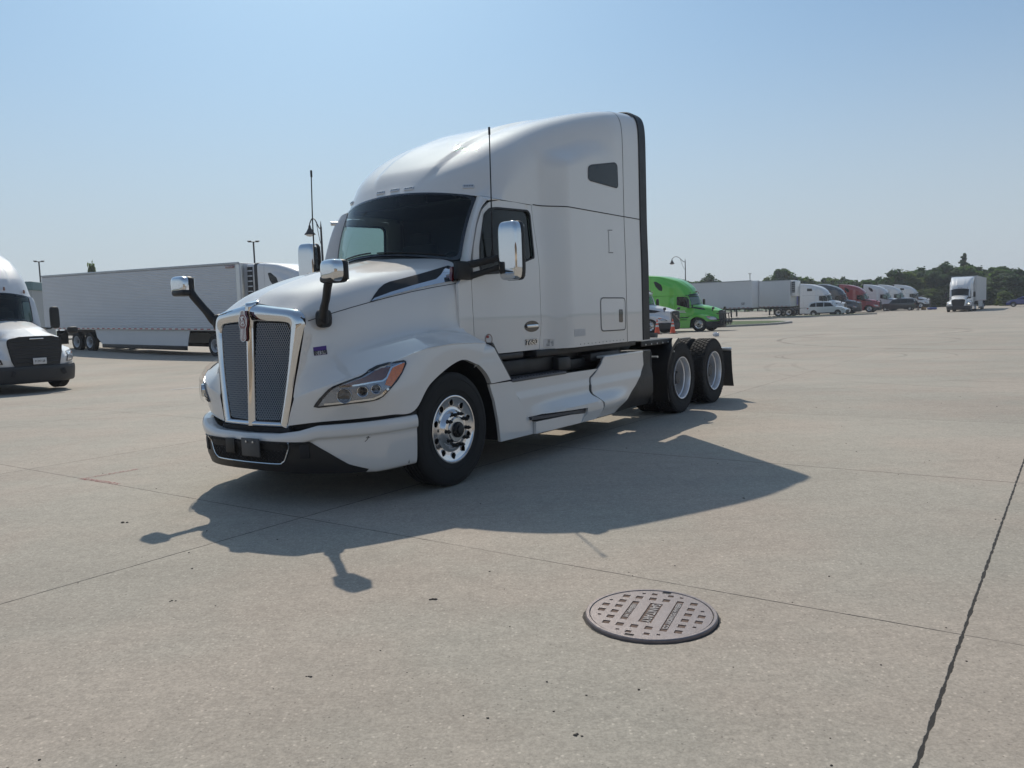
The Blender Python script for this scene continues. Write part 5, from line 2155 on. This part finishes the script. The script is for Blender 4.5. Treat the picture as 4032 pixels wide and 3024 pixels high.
lf = Vector((-11.6, 35.0, 0)) + LD_ * 1.29
tr = trailer('long white trailer with finely ribbed sides and a side skirt, behind the left tractor', (lf.x, lf.y, -.02), H0, L=17.6, pitch=.021)
b = MB()
b.box((-.62, -1.325, 3.93), (.62, .012, .11), .01)
b.build('maker_plate', M['red_enamel'], tr)
b = MB()
put_text(b, 'Great Dane', .10, (-.62, -1.334, 3.93), (1, 0, 0), (0, 0, 1), shear=.2, sx=.9)
b.build('maker_lettering', M['tape_white'], tr, 0)
q = lf + FD_ * 5.10
ct = fleet_tractor('white', 'white tractor coupled to the ribbed trailer, its sloping roof showing over the big hood', (q.x, q.y, gh(q.x, q.y)), H0)

for o in kids(ct):
    if o.name.startswith('wheel') and o.location.x < -5:
        o.location.x -= .62
dvp = Vector((25.9, 87.0, 0)) + FD_ * .2 + LD_ * 1.1
d1 = trailer('long plain white box trailer marked 53, standing on its legs without a tractor', (dvp.x, dvp.y, 0), H0, style='van', unit=False, skirt=False, numb="53'")
rf = Vector((31.2, 90.0, 0)) + LD_ * 1.29
trailer('white trailer with a black and white cooling unit, just right of the one marked 53', (rf.x, rf.y, 0), H0, style='van', unit=True, skirt=False, legs=True)
# white box trailer behind the end of the row
p3 = Vector((78.5, 149.0, 0))
trailer('white trailer far off between the parked row and the oncoming tractor', (p3.x, p3.y, 0), H0, style='van', unit=True, skirt=True)
# the trailer pulled by the oncoming tractor
ha = radians(235.9)
fo = Vector((cos(ha), sin(ha), 0))
p4 = Vector((50.9, 91.5, 0)) - fo * 4.9
trailer('grey looking box trailer pulled by the oncoming white tractor', (p4.x, p4.y, gh(p4.x, p4.y)), ha, style='van', unit=False, legs=False)
# blue container edge behind the red tractor
p5 = Vector((46.2, 117.0, 0)) + FD_ * .0
b5 = trailer('dark blue box trailer showing just behind the red tractor', (p5.x, p5.y, 0), H0, L=10, style='van', unit=False, skirt=False, mtl=PAINT['blue'])

# ---- cars
def car(label, paint, loc, rz, L=4.5, Wd=1.82, Hh=1.68, suv=True, hatch=False, cat='car'):
    root = thing('parked_car', label, cat, loc, rz)
    h = L / 2
    hr = Hh
    if suv:
        prof = [(-h, .55), (-h + .03, .90), (-h + .12, 1.05), (-h + .38, hr - .16), (-h + .60, hr - .04), (-h + 1.4, hr), (-h + 2.3, hr - .02), (.55, hr - .13), (1.02, 1.14), (1.15, 1.06), (1.6, 1.0), (h - .25, .88), (h - .05, .72), (h, .55)]
    else:
        prof = [(-h, .55), (-h + .05, .85), (-h + .15, .95), (-h + .85, 1.0), (-h + 1.45, hr - .08), (-h + 1.9, hr), (.1, hr), (.45, hr - .06), (1.15, 1.0), (1.6, .95), (h - .3, .82), (h - .05, .68), (h, .5)]
    def wz(z, x):
        base = Wd / 2 - .05 * (abs(x) / h) ** 4
        if z > 1.0:
            return base - .22 * ((z - 1.0) / (hr - 1.0)) ** 1.2
        return base
    cp = [catmull(prof, (len(prof) - 1) * k / 60) for k in range(61)]
    b = MB()
    rows = []
    for (x, zt) in cp:
        bot = .30
        row = []
        for k in range(11):
            f = k / 10
            z = bot + (zt - bot) * (1 - (1 - f) ** 1.5)
            row.append((x, wz(z, x), z))
        row.append((x, wz(zt, x) * .93, zt + .012))
        row.append((x, 0, zt + .03))
        rows.append(row)
    b.grid(rows, flip=False)
    b.add([(x, -y, z) for x, y, z in b.v], [f[::-1] for f in b.f])
    body = b.build('body', PAINT[paint], root, 40)
    bv = bvh_of(body)
    cs = drape(bv, Wd / 2)
    b0, b1 = (-h + .30, .95) if suv else (-h + 1.05, 1.0)
    ztp = hr - .13
    wins = []
    if suv:
        wins = [[(b0 + .05, 1.10), (b0 + .22, ztp - .12), (b0 + .75, ztp), (b0 + .80, 1.08)], [(b0 + .86, 1.08), (b0 + .82, ztp), (b0 + 1.65, ztp), (b0 + 1.68, 1.08)], [(b0 + 1.75, 1.08), (b0 + 1.72, ztp), (.50, ztp - .06), (.88, 1.10)]]
    else:
        wins = [[(b0, 1.02), (b0 + .45, ztp - .02), (b0 + .95, ztp), (b0 + .95, 1.0)], [(b0 + 1.02, 1.0), (b0 + 1.02, ztp), (.42, ztp - .05), (1.0, 1.02)]]
    for s_ in (1, -1):
        for wq in wins:
            f = lambda x, z, s_=s_: Vector((cs(x, z)[0], cs(x, z)[1] * s_, cs(x, z)[2]))
            MB().panel(rnd_poly(wq, .04), f, step=.15, thick=.004, out=(0, s_, 0), proud=.006).build('window', M['dark_glass'], root)
        b = MB()
        b.box((.98, s_ * (Wd / 2 + .06), 1.10), (.10, .16, .12), .03)
        b.build('side_mirror', PAINT[paint], root)
        b = MB()
        b.panel([(h - .55, .78), (h - .08, .70), (h - .05, .62), (h - .40, .64)], f, step=.1, thick=.004, out=(.3, s_, 0), proud=.008)
        b.build('headlight', M['lens_white'], root)
        b = MB()
        b.panel([(-h + .02, .80), (-h + .03, .98), (-h + .30, 1.0), (-h + .25, .86)], f, step=.1, thick=.004, out=(-.3, s_, 0), proud=.008)
        b.build('tail_light', M['red_enamel'], root)
        b = MB()
        b.box((0, s_ * (Wd / 2 - .01), .34), (L - 1.9, .04, .14), .02)
        b.build('sill', M['blk'], root)
        for x in (-h + .85, h - .88):
            b = MB()
            b.lathe([(.20, .09), (.30, .10), (.325, .07), (.33, 0), (.325, -.07), (.30, -.1)], (0, 0, 0), (0, s_, 0), 28)
            wl_ = b.build('wheel', M['rubber'], root, 40, (x, s_ * (Wd / 2 - .10), .33))
            b = MB()
            b.lathe([(.215, .085), (.20, .06), (.06, .075), (.001, .08)], (0, 0, 0), (0, s_, 0), 20)
            for k in range(5):
                a = 2 * pi * k / 5
                b.tube([(0, s_ * .085, 0), (cos(a) * .2, s_ * .09, sin(a) * .2)], .022, 5)
            b.build('rim', M['alu_rough'], wl_)
            b = MB()
            aw = [(x + .39 * cos(pi * k / 14), .33 + .39 * sin(pi * k / 14)) for k in range(15)]
            b.panel(aw, lambda a_, z, s_=s_: (a_, s_ * (cs(a_, max(z, .35))[1] + .003), z), step=.12, thick=.004, out=(0, s_, 0))
            b.build('wheel_arch', M['gap'], root)
    b = MB()
    f = lambda y, z: (0, y, z)
    x1, z1_ = (1.02, 1.16) if suv else (1.15, 1.02)
    x2, z2_ = (.57, hr - .12) if suv else (.47, hr - .06)
    b.add([(x1 + .01, -.72, z1_ + .02), (x1 + .01, .72, z1_ + .02), (x2 + .01, .60, z2_ + .035), (x2 + .01, -.60, z2_ + .035)], [(0, 1, 2, 3)])
    b.build('windscreen', M['dark_glass'], root, 0)
    b = MB()
    b.box((h - .01, 0, .60), (.05, 1.1, .16), .02)
    b.build('grille', M['blk'], root)
    if hatch:
        b = MB()
        b.box((-h - .22, 0, hr + .16), (1.05, 1.4, .06), .02, Matrix.Rotation(.30, 3, 'Y'))
        b.build('open_tailgate', PAINT[paint], root)
        b = MB()
        b.box((-h + .22, 0, .98), (.5, 1.3, .75), .02)
        b.build('boot_opening', M['gap'], root)
    return root
p = Vector((37.9, 100.5, 0))
car('pale silver five door car parked in front of the first white tractor of the row', 'silver', (37.6, 95.6, gh(37.6, 95.6)), H0, 4.45, 1.82, 1.70)
car('black car with its tailgate raised, beside a person in a white shirt', 'black', (55.6, 115.6, gh(55.6, 115.6)), H0 + pi, 4.9, 1.95, 1.72, hatch=True)
car('dark blue saloon car at the far right edge', 'blue', (71.9, 112.5, gh(71.9, 112.5)), H0 + pi * 1.0, 4.7, 1.8, 1.42, suv=False)

# ---- person by the open tailgate
def person(label, loc, rz, shirt, legs_c):
    root = thing('person', label, 'person', loc, rz)
    J = {'pel': (0, 0, .95), 'sp': (0.02, 0, 1.15), 'ch': (.03, 0, 1.36), 'nk': (.04, 0, 1.50), 'hd': (.07, 0, 1.62), 'ht': (.07, 0, 1.72),
         'sl': (.03, .19, 1.42), 'el': (.10, .27, 1.16), 'wl': (.28, .22, 1.02), 'hl': (.36, .20, 1.0), 'sr': (.03, -.19, 1.42), 'er': (.08, -.28, 1.15), 'wr': (.26, -.24, .98), 'hr': (.34, -.22, .96),
         'pl': (0, .10, .90), 'kl': (.05, .12, .50), 'al': (-.02, .13, .09), 'tl': (.16, .14, .04), 'pr': (0, -.10, .90), 'kr': (-.04, -.12, .50), 'ar': (-.14, -.12, .10), 'tr': (.04, -.13, .04)}
    Rr = {'pel': .15, 'sp': .14, 'ch': .16, 'nk': .06, 'hd': .095, 'ht': .07, 'sl': .07, 'el': .048, 'wl': .035, 'hl': .04, 'pl': .10, 'kl': .065, 'al': .045, 'tl': .04}
    for k in list(Rr):
        if k.endswith('l') and k not in ('pel',):
            Rr[k[:-1] + 'r'] = Rr[k]
    E_ = [('pel', 'sp'), ('sp', 'ch'), ('ch', 'nk'), ('nk', 'hd'), ('hd', 'ht'), ('ch', 'sl'), ('sl', 'el'), ('el', 'wl'), ('wl', 'hl'), ('ch', 'sr'), ('sr', 'er'), ('er', 'wr'), ('wr', 'hr'),
          ('pel', 'pl'), ('pl', 'kl'), ('kl', 'al'), ('al', 'tl'), ('pel', 'pr'), ('pr', 'kr'), ('kr', 'ar'), ('ar', 'tr')]
    ks = list(J)
    def skin(name, keys, edges, scale, m_, rootk):
        me = bpy.data.meshes.new(name)
        me.from_pydata([J[k] for k in keys], [(keys.index(a), keys.index(c)) for a, c in edges], [])
        o = bpy.data.objects.new(name, me)
        COL.objects.link(o)
        md = o.modifiers.new('skin', 'SKIN')
        for i, k in enumerate(keys):
            me.skin_vertices[0].data[i].radius = (Rr[k] * scale, Rr[k] * scale)
        me.skin_vertices[0].data[keys.index(rootk)].use_root = True
        o.modifiers.new('sub', 'SUBSURF').levels = 1
        o.modifiers['sub'].render_levels = 1
        bpy.context.view_layer.update()
        dg = bpy.context.evaluated_depsgraph_get()
        me2 = bpy.data.meshes.new_from_object(o.evaluated_get(dg))
        bpy.data.objects.remove(o)
        me2.materials.clear()
        me2.materials.append(m_)
        me2.shade_smooth()
        o2 = bpy.data.objects.new(name, me2)
        COL.objects.link(o2)
        o2.parent = root
        return o2
    skin_m = mat('skin', (.30, .17, .12), .6)
    skin('body', ks, E_, 1.0, skin_m, 'pel')
    skin('shirt', ['pel', 'sp', 'ch', 'sl', 'el', 'sr', 'er'], [('pel', 'sp'), ('sp', 'ch'), ('ch', 'sl'), ('sl', 'el'), ('ch', 'sr'), ('sr', 'er')], 1.14, shirt, 'pel')
    skin('trousers', ['pel', 'pl', 'kl', 'pr', 'kr'], [('pel', 'pl'), ('pl', 'kl'), ('pel', 'pr'), ('pr', 'kr')], 1.18, legs_c, 'pel')
    b = MB()
    blob(b, (.065, 0, 1.70), (.21, .17, .14), .8, 8)
    b.build('hair', M['blk'], root, 60)
    b = MB()
    for k in ('tl', 'tr'):
        q_ = J[k]
        blob(b, (q_[0] - .06, q_[1], .05), (.28, .10, .10), .7, 8)
    b.build('shoes', M['blk'], root, 60)
    return root
person('person in a white shirt and dark shorts standing behind the black car', (57.7, 114.2, gh(57.7, 114.2)), radians(150), mat('white_shirt', (.65, .65, .67), .8), mat('dark_shorts', (.03, .032, .04), .9))
b = MB()
b.box((58.6, 114.4, gh(58.6, 114.4) + .22), (.55, .40, .42), .03, .4)
tag(b.build('cardboard_box', mat('cardboard', (.30, .19, .10), .85), None), 'brown cardboard box on the ground beside the person in white', 'box')
b = MB()
blob(b, (59.9, 114.6, gh(59.9, 114.6) + .16), (1.3, .7, .36), .6, 8)
tag(b.build('blue_bag', PAINT['blue'], None, 60), 'long bright blue bag lying on the ground right of the cardboard box', 'bag')

# ---- traffic cones
M['cone'] = mat('cone_orange', (.75, .10, .035), .55, noise=.1)
def cone(label, loc):
    root = thing('traffic_cone', label, 'traffic cone', loc, 0, 'traffic cones in front of the half hidden tractor')
    b = MB()
    b.box((0, 0, .025), (.48, .48, .05), .015)
    b.build('base', M['blk'], root)
    b = MB()
    b.lathe([(.19, .05), (.165, .08), (.03, .86), (.028, .90), (.001, .90)], (0, 0, 0), (0, 0, 1), 24)
    b.build('cone_body', M['cone'], root, 50)
    for z0_, z1_ in ((.44, .56), (.66, .74)):
        b = MB()
        r = lambda z: .168 - (z - .08) * (.135 / .78)
        b.lathe([(r(z0_), z0_), (r(z1_), z1_)], (0, 0, 0), (0, 0, 1), 24)
        b.build('reflective_band', M['tape_white'], root, 50)
cone('orange traffic cone at the wheel of the half hidden tractor, left of two', (8.85, 48.6, gh(8.85, 48.6)))
cone('orange traffic cone at the black bumper of the half hidden tractor, right of two', (9.85, 48.9, gh(9.85, 48.9)))

# ---- lamp posts
M['pole'] = mat('dark_pole_paint', (.03, .027, .026), .5)
def arm_lamp(label, loc, rz, H=7.6, R=1.35):
    root = thing('street_lamp', label, 'street lamp', loc, rz, 'curved arm street lamps')
    b = MB()
    b.tube([(0, 0, 0), (0, 0, .9), (0, 0, 1.0), (0, 0, H)], [.16, .16, .09, .055], 12)
    b.tube([(0, 0, H), (0, 0, H + .35)], [.05, .01], 8)
    b.build('pole', M['pole'], root)
    b = MB()
    b.tube(curve([(0, 0, H - .12), (.35, 0, H + .05), (.8, 0, H + .50), (1.25, 0, H + .62), (1.62, 0, H + .40), (1.68, 0, H + .25)], 24), .035, 8)
    b.tube(curve([(0, 0, H - 1.15), (.25, 0, H - .75), (.62, 0, H + .25)], 12), .02, 6)
    b.build('arm', M['pole'], root)
    b = MB()
    b.lathe([(.001, .30), (.06, .28), (.09, .12), (.13, .05), (.22, -.12), (.33, -.24), (.33, -.28), (.001, -.26)], (1.68, 0, H), (0, 0, 1), 20)
    b.build('lamp_shade', M['pole'], root, 50)
    b = MB()
    b.lathe([(.28, -.27), (.2, -.36), (.001, -.40)], (1.68, 0, H), (0, 0, 1), 16)
    b.build('lamp_bowl', M['lens_white'], root, 50)
arm_lamp('bell shaped street lamp on a curved arm, rising behind the windshield of the big tractor', (-10.9, 48, gh(-10.9, 48)), pi * .70, 6.9)
arm_lamp('bell shaped street lamp on a curved arm, standing over the green tractor', (22.9, 105, 0), pi * .97, 7.4)
def flat_lamp(label, loc, rz, H=9.0):
    root = thing('light_pole', label, 'street lamp', loc, rz, 'flat headed car park lights')
    b = MB()
    b.box((0, 0, H / 2), (.14, .14, H), .02)
    b.tube([(-.45, 0, H - .02), (.45, 0, H - .02)], .04, 8)
    b.build('pole', M['pole'], root)
    for s_ in (-1, 1):
        b = MB()
        b.box((s_ * .36, 0, H + .05), (.36, .30, .08), .03)
        b.build('lamp_head', M['pole'], root)
flat_lamp('slim light pole with two flat heads above the ribbed trailer, left of the grille', (-23.3, 75, 0), .2, 8.85)
flat_lamp('light pole with two flat heads above the teal roofed building at far left', (-50.6, 88, 0), .5, 8.8)
flat_lamp('tiny light pole far off over the trailers', (62.5, 210, 0), .5, 9.5)

# ---- kerbed grass islands
M['kerb'] = mat('kerb_concrete', (.36, .35, .33), .85, noise=.2)
def island(name, poly):
    cx = sum(p[0] for p in poly) / len(poly)
    cy = sum(p[1] for p in poly) / len(poly)
    b = MB()
    inner = [(cx + (x - cx) * .94, cy + (y - cy) * .94) for x, y in poly]
    b.panel(poly, lambda x, y: (x, y, gh(x, y) + .14), [inner], step=1.0, thick=.2, out=(0, 0, 1), grid=False)
    tag(b.build('kerb', M['kerb'], None, 0), None, None, None, 'structure')
    b = MB().panel(inner, lambda x, y: (x, y, gh(x, y) + .15), step=1.0, thick=0, out=(0, 0, 1))
    tag(b.build('grass_island', M['grass'], None, 0), None, None, None, 'structure')
island('a', rnd_poly([(13.5, 61.8), (20.2, 61.6), (22.9, 64.6), (22.6, 68), (18.5, 73), (6.5, 79), (0.5, 71)], 1.5))
island('b', rnd_poly([(22, 84.5), (40, 92.8), (43.5, 95.2), (42, 96.5), (36, 94.6), (18, 87)], .6))

# ---- small building far left
bd = thing('roadside_building', 'low teal roofed building just visible past the left end of the ribbed trailer', 'building', (-52.6, 86, .8), .2)
b = MB()
b.box((0, 0, 2.0), (6, 6, 5.6))
b.build('wall', mat('pale_wall', (.4, .42, .42), .8, noise=.1), bd, 0)
b = MB()
b.box((0, 0, 5.2), (6.3, 6.3, .9), .1)
b.build('roof', mat('teal_roof', (.10, .19, .20), .6), bd, 0)

# ---------------------------------------------------------------- trees
def leaf_mat(name, c):
    m = mat(name, c, .8, noise=.7, nscale=.45)
    t = m.node_tree
    p = t.nodes['Principled BSDF']
    o = t.nodes['Material Output']
    tl_ = t.nodes.new('ShaderNodeBsdfTranslucent')
    tl_.inputs[0].default_value = (c[0] * 1.5, c[1] * 1.7, c[2] * .9, 1)
    mx = t.nodes.new('ShaderNodeMixShader')
    mx.inputs[0].default_value = .4
    t.links.new(p.outputs[0], mx.inputs[1])
    t.links.new(tl_.outputs[0], mx.inputs[2])
    t.links.new(mx.outputs[0], o.inputs[0])
    return m
LM = [leaf_mat('foliage_dark', (.060, .108, .038)), leaf_mat('foliage_mid', (.080, .130, .042)), leaf_mat('foliage_olive', (.105, .140, .048)), leaf_mat('foliage_blue_green', (.052, .094, .048))]
M['bark'] = mat('bark', (.06, .045, .035), .9)
def crown_mesh(seed, Hh, Wd, n=2600, base=.12, conifer=False, leaf=.30):
    rr = random.Random(seed)
    b = MB()
    blobs = []
    if conifer:
        for k in range(26):
            f = k / 25
            z = Hh * (.12 + .86 * f)
            r = Wd / 2 * (1 - f) ** .7 * (.7 if k % 3 else 1.15)
            for q in range(max(2, int(7 * (1 - f)) + 1)):
                a = rr.uniform(0, 2 * pi)
                blobs.append((cos(a) * r * .8, sin(a) * r * .8, z + rr.uniform(-.2, .2), r * .40 + .16, .20 * Hh / 9))
    else:
        for k in range(36):
            a = rr.uniform(0, 2 * pi)
            f = rr.random() ** .7
            z = Hh * (base + (.95 - base) * f)
            r = Wd / 2 * sin(pi * min(1, (.18 + .78 * f))) ** .7 * rr.uniform(.35, .95)
            s = Wd * rr.uniform(.07, .15)
            blobs.append((cos(a) * r, sin(a) * r, min(z, Hh - s * .6), s, s * rr.uniform(.55, .85)))
        for k in range(6):
            a = rr.uniform(0, 2 * pi)
            blobs.append((cos(a) * Wd * .1, sin(a) * Wd * .1, Hh * rr.uniform(.35, .8), Wd * .24, Hh * .16))
    v, f = [], []
    for k in range(n):
        bl = blobs[rr.randrange(len(blobs))]
        d = Vector((rr.gauss(0, 1), rr.gauss(0, 1), rr.gauss(0, 1))).normalized()
        rad = min(1.7, abs(rr.gauss(.78, .30)))
        p = Vector((bl[0] + d.x * bl[3] * rad, bl[1] + d.y * bl[3] * rad, bl[2] + d.z * bl[4] * rad))
        n_ = (d + Vector((rr.gauss(0, .6), rr.gauss(0, .6), rr.gauss(0, .6) + .3))).normalized()
        _, u, w_ = frame_of(n_)
        s = leaf * rr.uniform(.5, 1.25)
        i0 = len(v)
        for (a, c_) in ((-.5, -.35), (.5, -.25), (.62, .3), (0, .62), (-.55, .3)):
            v.append(p + u * a * s + w_ * c_ * s + n_ * rr.uniform(-.06, .06))
        f.append((i0, i0 + 1, i0 + 2, i0 + 3, i0 + 4))
    b.add(v, f)
    return b
def trunk_mesh(seed, Hh, Wd, conifer=False):
    rr = random.Random(seed)
    b = MB()
    b.tube([(0, 0, 0), (.05, 0, Hh * .3), (-.05, .05, Hh * .6), (0, 0, Hh * .9)], [.22, .17, .11, .03], 8)
    for k in range(7):
        a = rr.uniform(0, 2 * pi)
        z = Hh * rr.uniform(.25, .7)
        r = Wd * .36
        b.tube([(0, 0, z), (cos(a) * r * .5, sin(a) * r * .5, z + Hh * .08), (cos(a) * r, sin(a) * r, z + Hh * (.2 if not conifer else 0))], [.08, .05, .015], 5)
    return b
kinds = []
for sd_, (Hh, Wd, con, lm, n, base) in enumerate(((8.5, 8.0, False, 0, 4200, .10), (7.5, 7.0, False, 1, 3800, .08), (9.2, 7.5, False, 3, 4200, .12), (6.4, 6.2, False, 2, 3200, .05), (12.5, 6.0, True, 3, 3600, .1), (7.0, 8.5, False, 0, 3800, .05))):
    cr = crown_mesh(40 + sd_, Hh, Wd, n, base, con, .50).build('crown', LM[lm], None, 0)
    tk = trunk_mesh(60 + sd_, Hh, Wd, con).build('trunk', M['bark'], None, 40)
    kinds.append((tk, cr, Hh))
used_k = {}
def tree(kind, loc, scale, label, group=None, rz=0.0, name='tree', lm=None):
    tk, cr, Hh = kinds[kind]
    root = thing(name, label, 'tree', loc, rz, group)
    root.scale = scale if isinstance(scale, tuple) else (scale,) * 3
    for o in (tk, cr):
        if used_k.get(kind, 0) == 0:
            c = o
        else:
            c = o.copy()
            COL.objects.link(c)
        c.parent = root
        if lm is not None and o is cr:
            c.material_slots[0].link = 'OBJECT'
            c.material_slots[0].material = LM[lm]
    used_k[kind] = used_k.get(kind, 0) + 1
    return root
rt_ = random.Random(3)
def px(u, d):
    """lateral position of a feature seen at photo column u (4032 wide) at depth d"""
    return (u - 2016) / 3174 * d
G1 = 'dense line of trees beyond the lot at the right'
row = []
u = 3395
k = 0
while u < 4260:
    d = 150 + rt_.uniform(-6, 8) + (3600 - u) * .02
    hh = interp([3380, 3450, 3560, 3650, 3750, 3900, 4032, 4200], [4.7, 5.6, 6.8, 7.3, 7.7, 6.8, 6.6, 7.0], u) * rt_.uniform(.80, 1.10)
    row.append((u, d, hh))
    u += rt_.uniform(17, 30)
    k += 1
for i, (u, d, hh) in enumerate(row):
    kd = rt_.choice([0, 1, 2, 3, 5, 0, 2])
    s = hh / kinds[kd][2]
    tree(kd, (px(u, d), d, -.6), (s * rt_.uniform(1.1, 1.4), s * 1.2, s), 'dark leafy tree in the dense line beyond the lot at the right', G1, rt_.uniform(0, 6.28))
# second rank, fills the gaps lower down
u = 3400
while u < 4280:
    kd = rt_.choice([3, 5, 1])
    s = rt_.uniform(.52, .66)
    tree(kd, (px(u, 141), 141 + rt_.uniform(-2, 3), -.6), (s * 1.3, s * 1.2, s), 'low bushy tree at the foot of the dense line at the right', 'low trees at the foot of the dense line', rt_.uniform(0, 6.28), 'small_tree')
    u += rt_.uniform(30, 46)
tree(4, (px(3800, 158), 158, -.6), (.82, .82, .84), 'tall dark conifer sticking out above the tree line behind the oncoming tractor', None, 1.0, 'conifer')
tree(2, (px(3530, 140), 140, -.6), (.86, .86, .78), 'rounded tree standing a little higher at the left shoulder of the dense line', None, 2.0)
tree(3, (px(3955, 126), 126, -.5), (.45, .45, .42), 'young yellow green bush standing alone right of the oncoming trailer', None, .5, 'bush', 2)
# trees over the trailers in the middle
G2 = 'trees showing over the parked trailers'
for (u, d, hh, kd) in ((2705, 165, 7.5, 1), (2745, 170, 6.6, 5), (2782, 168, 6.8, 0), (2808, 168, 8.0, 2), (2900, 190, 6.3, 3), (2940, 180, 6.6, 5), (2990, 182, 6.9, 1), (3040, 172, 7.0, 3), (3085, 168, 8.6, 0),
                       (3118, 172, 7.6, 2), (3150, 172, 7.0, 5), (3190, 170, 6.4, 3), (3225, 172, 6.3, 1), (3262, 172, 6.6, 0), (3285, 170, 6.2, 3), (3318, 168, 6.4, 2), (3350, 166, 5.8, 5), (3380, 166, 5.6, 1), (3420, 160, 5.6, 0)):
    s = hh / kinds[kd][2]
    tree(kd, (px(u, d), d, 0), (s * .95, s * .95, s), 'green tree showing over the parked trailers in the middle distance', G2, rt_.uniform(0, 6.28))
tree(3, (px(396, 92), 92, 0), (.25, .25, 1.34), 'thin treetop poking up over the roof of the ribbed trailer', None, .3)

# ---------------------------------------------------------------- air
hb_ = MB()
hb_.box((0, 0, 0), (1, 1, 1))
hz = hb_.build('haze', M['gap'], None, 0)
hz.data.materials.clear()
hz.scale = (1300, 1000, 17)
hz.location = (40, 320, 6.3)
mh_ = bpy.data.materials.new('haze_air')
mh_.use_nodes = True
_t = mh_.node_tree
_t.nodes.clear()
_o = _t.nodes.new('ShaderNodeOutputMaterial')
_v = _t.nodes.new('ShaderNodeVolumePrincipled')
_v.inputs['Color'].default_value = (.86, .91, 1, 1)
_v.inputs['Density'].default_value = HAZE
_v.inputs['Anisotropy'].default_value = .3
_t.links.new(_v.outputs[0], _o.inputs['Volume'])
hz.data.materials.append(mh_)
tag(hz, None, None, None, 'stuff')

# ---------------------------------------------------------------- the sunlit building behind the camera (seen in the chrome and the paint)
sb = thing('travel_centre', 'tan single storey building behind the viewer, seen only as a reflection', 'building', (4, -34, 0), 0)
b = MB()
b.box((0, -5, 3.1), (64, 10, 6.2))
b.build('wall', mat('tan_render', (.46, .37, .28), .85, noise=.12), sb, 0)
b = MB()
b.box((0, -4.6, 6.5), (66, 12, .6))
b.build('roof', mat('brown_roof', (.12, .07, .045), .7), sb, 0)
for k in range(7):
    b = MB()
    b.box((-27 + 9 * k, .04, 1.9), (4.2, .10, 2.6))
    b.build('window', M['dark_glass'], sb, 0)
